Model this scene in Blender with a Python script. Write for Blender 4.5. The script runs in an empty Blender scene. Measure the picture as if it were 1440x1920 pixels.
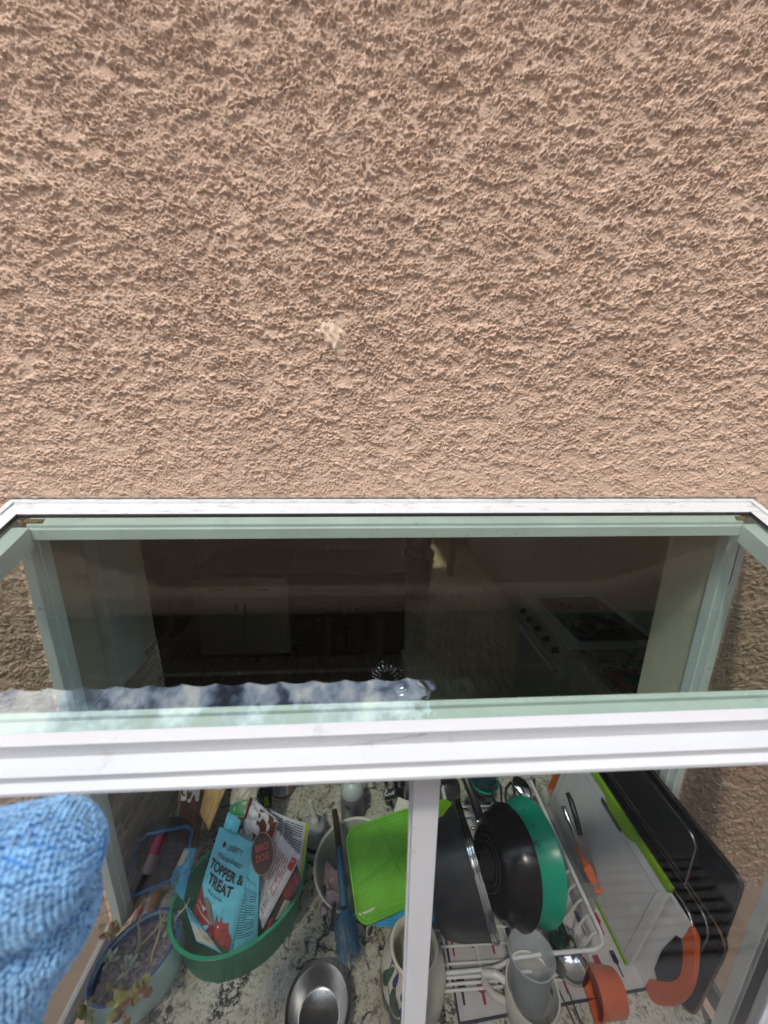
import bpy, bmesh, math, random
import numpy as np
from mathutils import Vector, Matrix, noise

random.seed(7)
S = bpy.context.scene
COL = S.collection
R = math.radians
V = Vector

# ------------------------------------------------------------------ camera, sky, sun, exposure
CAM = V((-0.0769, -0.719, 2.22))
cd = bpy.data.cameras.new('camera'); cam = bpy.data.objects.new('camera', cd); COL.objects.link(cam)
cd.sensor_fit = 'HORIZONTAL'; cd.sensor_width = 36.0; cd.lens = 673.3 / 1440 * 36.0
cd.clip_start = 0.01; cd.clip_end = 500
PIT, YAW, ROL = 0.2474, 0.0555, 0.0107
fwd = V((math.sin(YAW)*math.cos(PIT), math.cos(YAW)*math.cos(PIT), -math.sin(PIT)))
r0 = V((math.cos(YAW), -math.sin(YAW), 0)); u0 = r0.cross(fwd)
rt = r0*math.cos(ROL) + u0*math.sin(ROL); up = u0*math.cos(ROL) - r0*math.sin(ROL)
M3 = Matrix((rt, up, -fwd)).transposed()
cam.matrix_world = Matrix.Translation(CAM) @ M3.to_4x4()
cd.dof.use_dof = True; cd.dof.focus_distance = 0.80; cd.dof.aperture_fstop = 2.9
S.camera = cam

SUN_EL, SUN_AZ = R(62), R(-24)          # azimuth measured from straight out of the wall, negative towards the left
sdir = V((math.sin(SUN_AZ)*math.cos(SUN_EL), -math.cos(SUN_AZ)*math.cos(SUN_EL), math.sin(SUN_EL)))
w = bpy.data.worlds.new('World'); S.world = w; w.use_nodes = True
nt = w.node_tree; nt.nodes.clear()
wo = nt.nodes.new('ShaderNodeOutputWorld'); bg = nt.nodes.new('ShaderNodeBackground'); sk = nt.nodes.new('ShaderNodeTexSky')
sk.sky_type = 'NISHITA'; sk.sun_disc = False; sk.sun_elevation = SUN_EL
sk.sun_rotation = math.atan2(sdir.x, sdir.y); sk.air_density = 1.0; sk.dust_density = 2.0; sk.ozone_density = 1.0
tc = nt.nodes.new('ShaderNodeTexCoord'); cn = nt.nodes.new('ShaderNodeTexNoise'); cn.inputs['Scale'].default_value = 9.0
cn.inputs['Detail'].default_value = 7; cn.inputs['Roughness'].default_value = 0.62
cr = nt.nodes.new('ShaderNodeValToRGB'); cr.color_ramp.elements[0].position = 0.36; cr.color_ramp.elements[1].position = 0.50
cc = nt.nodes.new('ShaderNodeValToRGB'); ce = cc.color_ramp.elements; ce[0].position = .41; ce[0].color = (.11, .17, .33, 1); ce[1].position = .61; ce[1].color = (1, 1.01, 1.03, 1)
k_ = ce.new(.51); k_.color = (.48, .56, .72, 1)
cs = nt.nodes.new('ShaderNodeVectorMath'); cs.operation = 'SCALE'; cs.inputs['Scale'].default_value = 112.0      # sunlit cloud radiance
mx = nt.nodes.new('ShaderNodeMix'); mx.data_type = 'RGBA'
wm = nt.nodes.new('ShaderNodeMapping'); wm.inputs['Location'].default_value = (3.7, 1.2, 0.5); nt.links.new(tc.outputs['Generated'], wm.inputs['Vector']); nt.links.new(wm.outputs['Vector'], cn.inputs['Vector']); nt.links.new(cn.outputs['Fac'], cr.inputs['Fac']); nt.links.new(cn.outputs['Fac'], cc.inputs['Fac'])
nt.links.new(cc.outputs['Color'], cs.inputs[0]); nt.links.new(cs.outputs[0], mx.inputs['B'])
nt.links.new(cr.outputs['Color'], mx.inputs['Factor']); nt.links.new(sk.outputs['Color'], mx.inputs['A'])
nt.links.new(mx.outputs['Result'], bg.inputs['Color']); bg.inputs['Strength'].default_value = 0.13
nt.links.new(bg.outputs['Background'], wo.inputs['Surface'])
sd = bpy.data.lights.new('sun', 'SUN'); sd.energy = 5.0; sd.angle = R(4); sd.color = (1.0, 0.91, 0.78)
sun = bpy.data.objects.new('sun', sd); COL.objects.link(sun); sun.rotation_euler = (-sdir).to_track_quat('-Z', 'Y').to_euler()
S.view_settings.view_transform = 'Standard'; S.view_settings.look = 'None'; S.view_settings.gamma = 1
S.view_settings.use_curve_mapping = False; S.view_settings.exposure = -1.02
S.render.engine = 'CYCLES'; S.cycles.max_bounces = 10; S.cycles.transparent_max_bounces = 24
S.cycles.diffuse_bounces = 4; S.cycles.glossy_bounces = 4; S.cycles.use_denoising = True
S.cycles.sample_clamp_indirect = 4.0; S.cycles.caustics_reflective = False; S.cycles.caustics_refractive = False

# ------------------------------------------------------------------ helpers
def lin(h):
    c = [int(h[i:i+2], 16)/255 for i in (0, 2, 4)]
    return tuple(x/12.92 if x <= .04045 else ((x+.055)/1.055)**2.4 for x in c)
MATS = {}
def M(name, col, rough=.5, metal=0., var=.08, scale=25., bump=0., bscale=150., spec=.5, alpha=1., coat=0., sheen=0., stretch=None, dirt=None, trans=0.):
    m = bpy.data.materials.new(name); m.use_nodes = True; n = m.node_tree; b = n.nodes['Principled BSDF']
    if isinstance(col, str): col = lin(col)
    b.inputs['Roughness'].default_value = rough; b.inputs['Metallic'].default_value = metal
    b.inputs['Specular IOR Level'].default_value = spec; b.inputs['Alpha'].default_value = alpha
    b.inputs['Coat Weight'].default_value = coat; b.inputs['Sheen Weight'].default_value = sheen
    b.inputs['Transmission Weight'].default_value = trans
    t = n.nodes.new('ShaderNodeTexCoord'); mp = n.nodes.new('ShaderNodeMapping'); n.links.new(t.outputs['Object'], mp.inputs['Vector'])
    if stretch: mp.inputs['Scale'].default_value = stretch
    ns = n.nodes.new('ShaderNodeTexNoise'); ns.inputs['Scale'].default_value = scale; ns.inputs['Detail'].default_value = 5
    n.links.new(mp.outputs['Vector'], ns.inputs['Vector'])
    rp = n.nodes.new('ShaderNodeValToRGB'); rp.color_ramp.elements[0].position = .3; rp.color_ramp.elements[1].position = .7
    rp.color_ramp.elements[0].color = (*[max(0, c*(1-var*1.6)) for c in col], 1); rp.color_ramp.elements[1].color = (*[min(1, c*(1+var)) for c in col], 1)
    n.links.new(ns.outputs['Fac'], rp.inputs['Fac']); last = rp.outputs['Color']
    if dirt:                                   # (colour, threshold low, threshold high, scale): scattered grime
        d = n.nodes.new('ShaderNodeTexNoise'); d.inputs['Scale'].default_value = dirt[3]; d.inputs['Detail'].default_value = 8; d.inputs['Roughness'].default_value = .7
        n.links.new(mp.outputs['Vector'], d.inputs['Vector'])
        dr = n.nodes.new('ShaderNodeValToRGB'); dr.color_ramp.elements[0].position = dirt[1]; dr.color_ramp.elements[1].position = dirt[2]
        n.links.new(d.outputs['Fac'], dr.inputs['Fac'])
        x = n.nodes.new('ShaderNodeMix'); x.data_type = 'RGBA'; n.links.new(dr.outputs['Color'], x.inputs['Factor'])
        n.links.new(last, x.inputs['A']); x.inputs['B'].default_value = (*dirt[0], 1); last = x.outputs['Result']
    n.links.new(last, b.inputs['Base Color'])
    if bump:
        bn = n.nodes.new('ShaderNodeTexNoise'); bn.inputs['Scale'].default_value = bscale; bn.inputs['Detail'].default_value = 4
        n.links.new(mp.outputs['Vector'], bn.inputs['Vector'])
        bb = n.nodes.new('ShaderNodeBump'); bb.inputs['Strength'].default_value = bump; bb.inputs['Distance'].default_value = .002
        n.links.new(bn.outputs['Fac'], bb.inputs['Height']); n.links.new(bb.outputs['Normal'], b.inputs['Normal'])
    MATS[name] = m
    return m
def G(name, tint, refl=1.0, dust=.012, dscale=60., base=.04, specks=0.):
    """thin pane: tinted see-through with mirror reflection growing towards grazing angles and a little dust"""
    m = bpy.data.materials.new(name); m.use_nodes = True; n = m.node_tree; n.nodes.clear()
    o = n.nodes.new('ShaderNodeOutputMaterial'); tr = n.nodes.new('ShaderNodeBsdfTransparent'); gl = n.nodes.new('ShaderNodeBsdfGlossy')
    tr.inputs['Color'].default_value = (*[math.sqrt(c) for c in tint], 1); gl.inputs['Roughness'].default_value = .0
    lw = n.nodes.new('ShaderNodeLayerWeight'); lw.inputs['Blend'].default_value = .5
    p = n.nodes.new('ShaderNodeMath'); p.operation = 'POWER'; n.links.new(lw.outputs['Facing'], p.inputs[0]); p.inputs[1].default_value = 5
    q = n.nodes.new('ShaderNodeMath'); q.operation = 'MULTIPLY_ADD'; n.links.new(p.outputs[0], q.inputs[0]); q.inputs[1].default_value = .96*refl; q.inputs[2].default_value = base*refl
    mi = n.nodes.new('ShaderNodeMixShader'); n.links.new(q.outputs[0], mi.inputs['Fac']); n.links.new(tr.outputs[0], mi.inputs[1]); n.links.new(gl.outputs[0], mi.inputs[2])
    df = n.nodes.new('ShaderNodeBsdfDiffuse'); df.inputs['Color'].default_value = (.55, .55, .52, 1)
    t = n.nodes.new('ShaderNodeTexCoord'); ns = n.nodes.new('ShaderNodeTexNoise'); ns.inputs['Scale'].default_value = dscale; ns.inputs['Detail'].default_value = 8; ns.inputs['Roughness'].default_value = .75
    n.links.new(t.outputs['Object'], ns.inputs['Vector'])
    rp = n.nodes.new('ShaderNodeMapRange'); rp.inputs['From Min'].default_value = .45; rp.inputs['From Max'].default_value = .8; rp.inputs['To Min'].default_value = dust*.4; rp.inputs['To Max'].default_value = dust*4
    n.links.new(ns.outputs['Fac'], rp.inputs['Value'])
    dust_out = rp.outputs[0]
    if specks:                                 # dried water spots
        vo = n.nodes.new('ShaderNodeTexVoronoi'); vo.inputs['Scale'].default_value = 55; n.links.new(t.outputs['Object'], vo.inputs['Vector'])
        sx = n.nodes.new('ShaderNodeSeparateColor'); n.links.new(vo.outputs['Color'], sx.inputs[0])
        g1 = n.nodes.new('ShaderNodeMath'); g1.operation = 'GREATER_THAN'; n.links.new(sx.outputs[0], g1.inputs[0]); g1.inputs[1].default_value = .86
        sz = n.nodes.new('ShaderNodeMath'); sz.operation = 'MULTIPLY'; n.links.new(sx.outputs[1], sz.inputs[0]); sz.inputs[1].default_value = .06
        g2 = n.nodes.new('ShaderNodeMath'); g2.operation = 'LESS_THAN'; n.links.new(vo.outputs['Distance'], g2.inputs[0]); n.links.new(sz.outputs[0], g2.inputs[1])
        g3 = n.nodes.new('ShaderNodeMath'); g3.operation = 'MULTIPLY'; n.links.new(g1.outputs[0], g3.inputs[0]); n.links.new(g2.outputs[0], g3.inputs[1])
        g4 = n.nodes.new('ShaderNodeMath'); g4.operation = 'MULTIPLY_ADD'; n.links.new(g3.outputs[0], g4.inputs[0]); g4.inputs[1].default_value = specks; n.links.new(rp.outputs[0], g4.inputs[2]); dust_out = g4.outputs[0]
    m2 = n.nodes.new('ShaderNodeMixShader'); n.links.new(dust_out, m2.inputs['Fac']); n.links.new(mi.outputs[0], m2.inputs[1]); n.links.new(df.outputs[0], m2.inputs[2])
    n.links.new(m2.outputs[0], o.inputs['Surface'])
    return m
def clearish(name, col, clear, rough=.25):
    """translucent plastic: part see-through, part coloured"""
    m = bpy.data.materials.new(name); m.use_nodes = True; n = m.node_tree; b = n.nodes['Principled BSDF']; o = n.nodes['Material Output']
    b.inputs['Base Color'].default_value = (*col, 1); b.inputs['Roughness'].default_value = rough
    tr = n.nodes.new('ShaderNodeBsdfTransparent'); tr.inputs['Color'].default_value = (*[.35+.65*min(1, c*1.6) for c in col], 1)
    tl = n.nodes.new('ShaderNodeBsdfTranslucent'); tl.inputs['Color'].default_value = (*col, 1)
    a = n.nodes.new('ShaderNodeMixShader'); a.inputs['Fac'].default_value = .3; n.links.new(b.outputs[0], a.inputs[1]); n.links.new(tl.outputs[0], a.inputs[2])
    mi = n.nodes.new('ShaderNodeMixShader'); mi.inputs['Fac'].default_value = clear; n.links.new(a.outputs[0], mi.inputs[1]); n.links.new(tr.outputs[0], mi.inputs[2])
    n.links.new(mi.outputs[0], o.inputs['Surface'])
    return m

class MB:
    def __init__(s): s.v = []; s.f = []
    def add(s, vs, fs):
        k = len(s.v); s.v += [tuple(x) for x in vs]; s.f += [tuple(i+k for i in f) for f in fs]; return s
    def box(s, lo, hi, m=None):
        vs = [V((x, y, z)) for z in (lo[2], hi[2]) for y in (lo[1], hi[1]) for x in (lo[0], hi[0])]
        if m: vs = [m @ q for q in vs]
        return s.add(vs, [(0, 2, 3, 1), (4, 5, 7, 6), (0, 1, 5, 4), (2, 6, 7, 3), (0, 4, 6, 2), (1, 3, 7, 5)])
    def grid(s, f, nu, nv, closeu=False):
        vs = [f(i/nu, j/nv) for j in range(nv+1) for i in range(nu if closeu else nu+1)]
        w = nu if closeu else nu+1
        return s.add(vs, [(j*w+i, j*w+(i+1) % w, (j+1)*w+(i+1) % w, (j+1)*w+i) for j in range(nv) for i in range(nu)])
    def tube(s, pts, r, n=8, caps=True):
        pts = [V(p) for p in pts]; rr = r if isinstance(r, (list, tuple)) else [r]*len(pts)
        t0 = (pts[1]-pts[0]).normalized(); a = t0.orthogonal().normalized(); rings = []
        for i, p in enumerate(pts):
            t = ((pts[min(i+1, len(pts)-1)]-p).normalized()+(p-pts[max(i-1, 0)]).normalized())
            t = t.normalized() if t.length > 1e-6 else t0
            a = (a-t*a.dot(t)); a = a.normalized() if a.length > 1e-6 else t.orthogonal().normalized(); b = t.cross(a)
            rings.append([p+(a*math.cos(2*math.pi*k/n)+b*math.sin(2*math.pi*k/n))*rr[i] for k in range(n)])
        k = len(s.v); s.v += [tuple(x) for q in rings for x in q]
        for i in range(len(pts)-1):
            for j in range(n): s.f.append((k+i*n+j, k+i*n+(j+1) % n, k+(i+1)*n+(j+1) % n, k+(i+1)*n+j))
        if caps: s.f.append(tuple(k+j for j in range(n))[::-1]); s.f.append(tuple(k+(len(pts)-1)*n+j for j in range(n)))
        return s
    def lathe(s, prof, o=(0, 0, 0), ax=(0, 0, 1), n=48, sx=1., sy=1., ref=None, cap0=False, cap1=False):
        o = V(o); ax = V(ax).normalized(); a = V(ref) if ref else ax.orthogonal(); a = (a-ax*a.dot(ax)).normalized(); b = ax.cross(a)
        k = len(s.v)
        for (r, h) in prof:
            for j in range(n):
                q = 2*math.pi*j/n; s.v.append(tuple(o+ax*h+a*(r*sx*math.cos(q))+b*(r*sy*math.sin(q))))
        for i in range(len(prof)-1):
            for j in range(n): s.f.append((k+i*n+j, k+i*n+(j+1) % n, k+(i+1)*n+(j+1) % n, k+(i+1)*n+j))
        if cap0: s.f.append(tuple(k+j for j in range(n))[::-1])
        if cap1: s.f.append(tuple(k+(len(prof)-1)*n+j for j in range(n)))
        return s
    def prism(s, poly, ax, lo, hi):
        """poly of 2-D points swept along axis ax; the 2-D axes are the other two in order"""
        def P(p, t):
            q = list(p); q.insert(ax, t); return tuple(q)
        n = len(poly)
        vs = [P(p, lo) for p in poly]+[P(p, hi) for p in poly]
        fs = [tuple(range(n))[::-1], tuple(range(n, 2*n))]+[(i, (i+1) % n, n+(i+1) % n, n+i) for i in range(n)]
        return s.add(vs, fs)
    def mesh(s, name):
        m = bpy.data.meshes.new(name); m.from_pydata(s.v, [], s.f)
        bm = bmesh.new(); bm.from_mesh(m); bmesh.ops.recalc_face_normals(bm, faces=bm.faces); bm.to_mesh(m); bm.free()
        return m
    def build(s, name, mat, parent=None, smooth=False, bevel=0, sub=0, angle=40):
        return place(name, s.mesh(name), mat, parent, smooth, bevel, sub, angle)
def place(name, me, mat, parent=None, smooth=False, bevel=0, sub=0, angle=40):
    if mat and not me.materials: me.materials.append(mat)
    o = bpy.data.objects.new(name, me); COL.objects.link(o)
    if smooth:
        me.shade_smooth()
        try: me.set_sharp_from_angle(angle=R(angle))
        except Exception: pass
    if parent: hang(o, parent)
    if bevel:
        b = o.modifiers.new('bevel', 'BEVEL'); b.width = bevel; b.segments = 2; b.limit_method = 'ANGLE'; b.angle_limit = R(35)
    if sub: o.modifiers.new('sub', 'SUBSURF').render_levels = sub
    return o
def world_loc(o):
    l = V(o.location)
    return l if not o.parent else l
def hang(o, p):
    o.parent = p; o.matrix_parent_inverse = ABS[p.name].inverted() if p.name in ABS else Matrix.Identity(4)
ABS = {}
def thing(name, label, cat, loc=(0, 0, 0), group=None):
    o = bpy.data.objects.new(name, None); COL.objects.link(o); o.location = loc; o.empty_display_size = .05
    ABS[o.name] = Matrix.Translation(V(loc)); tag(o, label, cat, group); return o
def tag(o, label=None, cat=None, group=None, kind=None):
    if label: o['label'] = label
    if cat: o['category'] = cat
    if group: o['group'] = group
    if kind: o['kind'] = kind
    return o
def struct(o): o['kind'] = 'structure'; return o
def rr_poly(w, h, r, n=6, cx=0, cy=0):
    out = []
    for (sx, sy, a0) in ((1, 1, 0), (-1, 1, 90), (-1, -1, 180), (1, -1, 270)):
        for k in range(n+1):
            a = R(a0+90*k/n); out.append((cx+sx*(w/2-r)+r*math.cos(a), cy+sy*(h/2-r)+r*math.sin(a)))
    return out
def frame3(o, ex, ey):
    """matrix with origin o, x along ex, y along ey (made square), z their cross"""
    ex = V(ex).normalized(); ey = V(ey); ey = (ey-ex*ey.dot(ex)).normalized(); ez = ex.cross(ey)
    m = Matrix((ex, ey, ez)).transposed().to_4x4(); m.translation = V(o); return m
def slab(poly, m, t):
    """2-D outline given depth t along the frame's z"""
    n = len(poly); b = MB()
    vs = [m @ V((p[0], p[1], 0)) for p in poly]+[m @ V((p[0], p[1], t)) for p in poly]
    return b.add(vs, [tuple(range(n))[::-1], tuple(range(n, 2*n))]+[(i, (i+1) % n, n+(i+1) % n, n+i) for i in range(n)])
def text_bm(s, size=1., offset=0., squeeze=1.):
    c = bpy.data.curves.new('lettering', 'FONT'); c.body = s; c.size = size; c.offset = offset; c.align_x = 'LEFT'; c.resolution_u = 3
    o = bpy.data.objects.new('lettering', c); COL.objects.link(o)
    dg = bpy.context.evaluated_depsgraph_get(); me = bpy.data.meshes.new_from_object(o.evaluated_get(dg))
    vs = [(v.co.x*squeeze, v.co.y) for v in me.vertices]; fs = [tuple(p.vertices) for p in me.polygons]
    bpy.data.objects.remove(o); bpy.data.curves.remove(c); bpy.data.meshes.remove(me)
    return vs, fs
def text_on(surf, s, u, v, size, mat, parent, name='lettering', width=None, bold=0., asp=1., rot=0.):
    """print a word on surf(u, v) -> point; u runs right, v runs down, size is cap height in v"""
    vs, fs = text_bm(s, 1., bold); xs = [p[0] for p in vs]
    k = size/.72; kx = width/(max(xs)-min(xs)) if width else k*asp
    b = MB()
    def at(p):
        x, y = (p[0]-min(xs))*kx, -p[1]*k
        c, t = math.cos(rot), math.sin(rot)
        try: return surf(u+x*c-y*t, v+x*t+y*c, .0028)
        except TypeError: return surf(u+x*c-y*t, v+x*t+y*c)
    b.add([at(p) for p in vs], fs)
    m = bpy.data.meshes.new(name); m.from_pydata(b.v, [], b.f)
    return place(name, m, mat, parent)
def patch_on(surf, poly, mat, parent, name, cuts=3):
    bm = bmesh.new(); f = bm.faces.new([bm.verts.new((p[0], p[1], 0)) for p in poly]); bmesh.ops.triangulate(bm, faces=[f])
    bmesh.ops.subdivide_edges(bm, edges=bm.edges[:], cuts=cuts, use_grid_fill=True)
    for q in bm.verts: q.co = surf(q.co.x, q.co.y)
    m = bpy.data.meshes.new(name); bm.to_mesh(m); bm.free()
    return place(name, m, mat, parent, smooth=True)
def lines_on(surf, u0, v0, u1, v1, rows, mat, parent, name='fine_print', fill=.5, seed=1, vert=False):
    rnd = random.Random(seed); b = MB()
    for k in range(rows):
        x = 0.
        while x < .96:
            L = rnd.uniform(.04, .16); e = min(x+L, 1.)
            if k % 6 == 5 and x > .5: break
            a0, a1 = (k+.2)/rows, (k+.2+fill)/rows
            q = [(x, a0), (e, a0), (e, a1), (x, a1)]
            if vert: q = [(y, xx) for xx, y in q]
            b.add([surf(u0+(u1-u0)*p[0], v0+(v1-v0)*p[1]) for p in q], [(0, 1, 2, 3)])
            x = e+.025
    m = bpy.data.meshes.new(name); m.from_pydata(b.v, [], b.f); o = place(name, m, mat, parent); return o

# ------------------------------------------------------------------ materials
white_paint = M('white_paint', (.60, .61, .615), .45, var=.03, scale=8, dirt=((.30, .28, .25), .56, .74, 26.), stretch=(1, 3, 3), bump=.1, bscale=90)
white_clean = M('white_vinyl', (.57, .58, .595), .4, var=.02, scale=6, dirt=((.36, .34, .31), .60, .80, 30.), bump=.05)
inner_paint = M('inner_frame_paint', (.78, .81, .78), .5, var=.06, scale=10, dirt=((.20, .22, .20), .60, .8, 45.))
beige_edge = M('beige_gasket', (.55, .47, .38), .6)
black_seal = M('black_seal', (.02, .02, .022), .6)
rust = M('rust', (.16, .045, .02), .9, var=.5, scale=80)
ochre = M('ochre_sealant', (.30, .20, .07), .8, var=.4, scale=90)
cream_wall = M('cream_wall_paint', (.62, .56, .43), .6, var=.03, bump=.15, bscale=120)
kitchen_paint = M('kitchen_paint', (.46, .41, .33), .7, var=.05)
dark_wood = M('dark_wood', (.075, .035, .022), .45, var=.4, scale=6, stretch=(1, 1, 12))
floor_wood = M('floor_wood', (.62, .49, .31), .4, var=.3, scale=5, stretch=(12, 1, 1))
white_cab = M('white_cabinet_paint', (.72, .70, .60), .45, var=.03)
enamel = M('white_enamel', (.66, .66, .64), .25, var=.03)
black_gloss = M('black_gloss', (.010, .010, .010), .22, spec=.35)
chrome = M('chrome', (.75, .75, .76), .12, 1., var=.03)
steel = M('brushed_steel', (.52, .52, .53), .26, 1., var=.08, scale=40)
dark_steel = M('dark_pan_steel', (.055, .05, .05), .38, .7, var=.25, scale=20)
white_wire = M('white_wire_coating', (.72, .72, .74), .4, var=.03)
grey_plastic = M('grey_translucent_plastic', (.33, .31, .31), .4)
pot_grey = M('pot_grey', (.035, .037, .042), .32, .2, var=.25, scale=18, dirt=((.2, .2, .21), .62, .8, 30.))
wok_black = M('wok_black', (.010, .008, .008), .2, spec=.35, var=.3, scale=15)
wok_ring = M('wok_ring_steel', (.09, .08, .075), .4, .6)
green_bowl = M('green_plastic', (.008, .34, .205), .25, var=.05)
lime = M('lime_plastic', (.22, .42, .012), .4, var=.06)
lime_dark = M('lime_cup', (.17, .38, .01), .35)
board_white = M('board_white', (.68, .68, .69), .5, var=.04, bump=.1)
orange = M('orange_plastic', (.62, .11, .02), .4, var=.08)
orange_in = M('orange_cup_plastic', (.62, .10, .018), .4, var=.05)
sili_green = M('green_silicone', (.17, .52, .035), .55, var=.08, bump=.25, bscale=400)
cyan_pl = M('cyan_plastic', (.02, .36, .66), .35)
brush_blue = M('brush_blue', (.008, .085, .17), .45, var=.15)
black_pl = M('black_plastic', (.015, .015, .016), .35)
brown_pl = M('dark_brown_plastic', (.045, .028, .020), .3)
ceramic_white = M('white_ceramic', (.70, .68, .63), .25, var=.03, coat=.3)
ceramic_cream = M('cream_ceramic', (.68, .63, .52), .25, var=.05, coat=.3)
ceramic_in = M('sage_glaze', (.36, .38, .32), .3, var=.1)
periwinkle = M('periwinkle_glaze', (.20, .23, .52), .3)
mustard = M('mustard_glaze', (.55, .40, .05), .3)
navy = M('navy_glaze', (.03, .035, .16), .3)
leaf_glaze = M('leaf_green_glaze', (.045, .085, .045), .3, var=.25, scale=60)
rose_glaze = M('rose_glaze', (.45, .16, .13), .35)
celadon = M('celadon_glaze', (.36, .58, .56), .25, var=.06, coat=.3)
blue_glaze = M('cobalt_glaze', (.02, .085, .32), .3, var=.4, scale=70)
soil = M('dry_soil', (.21, .18, .21), .95, var=.5, scale=120, bump=1., bscale=220)
pebble = M('pale_pebble', (.34, .32, .34), .9, var=.2)
dead_stem = M('dry_stem', (.42, .33, .22), .8, var=.2)
pale_leaf = M('pale_succulent', (.40, .47, .36), .6, var=.2)
jade = M('jade_leaf', (.30, .30, .05), .4, var=.4, scale=60)
jade_red = M('reddish_jade_leaf', (.26, .10, .045), .4, var=.4, scale=60)
amber_liquid = M('amber', (.28, .12, .02), .2)
soap_grey = M('soap_label', (.26, .25, .29), .45)
soap_top = M('soap_bottle', (.50, .55, .55), .3, var=.02)
ink = M('black_ink', (.012, .014, .02), .6, var=0)
ink_teal = M('teal_ink', (.01, .055, .08), .6, var=0)
ink_red = M('red_ink', (.35, .02, .025), .6, var=0)
ink_white = M('white_ink', (.75, .75, .75), .6, var=0)
bag_blue = M('bag_blue', (.13, .52, .68), .38, var=.05, bump=.2, bscale=60)
bag_blue_deep = M('bag_deep_blue', (.03, .30, .50), .4)
bag_white = M('bag_white', (.52, .53, .58), .35, var=.06, bump=.3, bscale=50)
bag_brown = M('bag_brown', (.12, .065, .042), .35, var=.2, bump=.3, bscale=40)
bag_kraft = M('kraft', (.52, .33, .14), .6, var=.08)
bag_beige = M('bag_beige', (.40, .36, .30), .4)
bag_dark = M('bag_dark_window', (.05, .04, .035), .25, var=.6, scale=30)
barn_red = M('barn_red', (.25, .018, .025), .5, var=.25, scale=30)
moss = M('moss_grey', (.16, .18, .14), .6, var=.2)
cow_red = M('cow_red', (.34, .05, .045), .5, var=.3, scale=40)
bag_base = M('bag_base_tan', (.55, .42, .27), .6)
maroon = M('maroon_print', (.16, .010, .02), .4, var=.1)
food_brown = M('food_brown', (.14, .035, .012), .45, var=.5, scale=50)
green_card = M('green_card', (.02, .22, .09), .5)
paper = M('paper', (.62, .64, .70), .7, var=.03)
yellow_edge = M('yellow_green_edge', (.45, .48, .02), .5)
towel_white = M('towel_white', (.56, .54, .55), .95, var=.08, bump=.5, bscale=300)
towel_red = M('towel_red', (.34, .02, .04), .95)
towel_navy = M('towel_navy', (.03, .03, .06), .95)
rag_pink = M('rag_pink', (.52, .38, .40), .95, var=.2, bump=.8, bscale=200)
purple_lbl = M('magenta_label', (.26, .02, .09), .4)
tub_green = clearish('translucent_green_plastic', (.02, .44, .27), .60)
tub_rim = M('tub_rim_green', (.012, .34, .17), .35)
clear_pl = clearish('clear_plastic', (.62, .64, .64), .72, .12)
smoke_pl = clearish('smoky_plastic', (.10, .10, .13), .60, .12)
blue_rim = M('blue_rim', (.03, .13, .36), .35)
frost = clearish('frosted_plastic', (.72, .76, .78), .5, .3)
mitt_blue = M('mitt_blue_pile', (.235, .50, .84), .95, var=.28, scale=90, sheen=.4, bump=.7, bscale=1400)
mitt_base = M('mitt_blue_backing', (.06, .24, .56), .95, var=.2)
roof_glass = G('tinted_roof_glass', (.63, .71, .67), 1.0, .0016, 130., .046, .16)
side_glass = G('side_glass', (.66, .67, .65), .8, .003, 60.)
front_glass = G('clear_front_glass', (.70, .71, .70), 1.0, .0010, 70., .026, .10)
tile_mat = M('mosaic_tile', (.44, .38, .31), .3, var=.25, scale=18)
tile_mat_b = M('mosaic_tile_pale', (.54, .48, .40), .3, var=.2, scale=18)
tile_mat_c = M('mosaic_tile_dark', (.34, .29, .24), .3, var=.25, scale=18)
grout = M('grout', (.80, .77, .70), .9)
pave = M('paving', (.075, .072, .07), .9, var=.2, scale=3)
roof_tile = M('roof_tile', (.16, .085, .06), .8, var=.3)
soffit_wood = M('soffit_boards', (.13, .095, .07), .8, var=.3, scale=4, stretch=(8, 1, 1))
bark = M('bark', (.09, .065, .045), .95, var=.3)
tree_leaf = M('tree_leaves', (.045, .085, .022), .6, var=.4, scale=3)

# granite
gm = bpy.data.materials.new('granite'); gm.use_nodes = True; n = gm.node_tree; b = n.nodes['Principled BSDF']; b.inputs['Roughness'].default_value = .22
t = n.nodes.new('ShaderNodeTexCoord')
def nz(sc, det, ro, dist=0.):
    q = n.nodes.new('ShaderNodeTexNoise'); q.inputs['Scale'].default_value = sc; q.inputs['Detail'].default_value = det; q.inputs['Roughness'].default_value = ro; q.inputs['Distortion'].default_value = dist
    n.links.new(t.outputs['Object'], q.inputs['Vector']); return q
def ramp(src, stops):
    q = n.nodes.new('ShaderNodeValToRGB'); e = q.color_ramp.elements
    e[0].position, e[0].color = stops[0][0], (*stops[0][1], 1); e[1].position, e[1].color = stops[-1][0], (*stops[-1][1], 1)
    for p, c in stops[1:-1]:
        k = e.new(p); k.color = (*c, 1)
    n.links.new(src, q.inputs['Fac']); return q
base = ramp(nz(9, 8, .65).outputs['Fac'], [(.30, (.36, .30, .23)), (.45, (.55, .52, .44)), (.58, (.62, .61, .55)), (.72, (.50, .52, .46))])
blot = ramp(nz(30, 9, .72, .6).outputs['Fac'], [(.375, (.03, .027, .025)), (.455, (1, 1, 1))])
vein = n.nodes.new('ShaderNodeTexVoronoi'); vein.feature = 'DISTANCE_TO_EDGE'; vein.inputs['Scale'].default_value = 9
wn = nz(14, 6, .7); add = n.nodes.new('ShaderNodeVectorMath'); add.operation = 'MULTIPLY_ADD'
n.links.new(wn.outputs['Color'], add.inputs[0]); add.inputs[1].default_value = (.16, .16, .16); n.links.new(t.outputs['Object'], add.inputs[2]); n.links.new(add.outputs[0], vein.inputs['Vector'])
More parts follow.
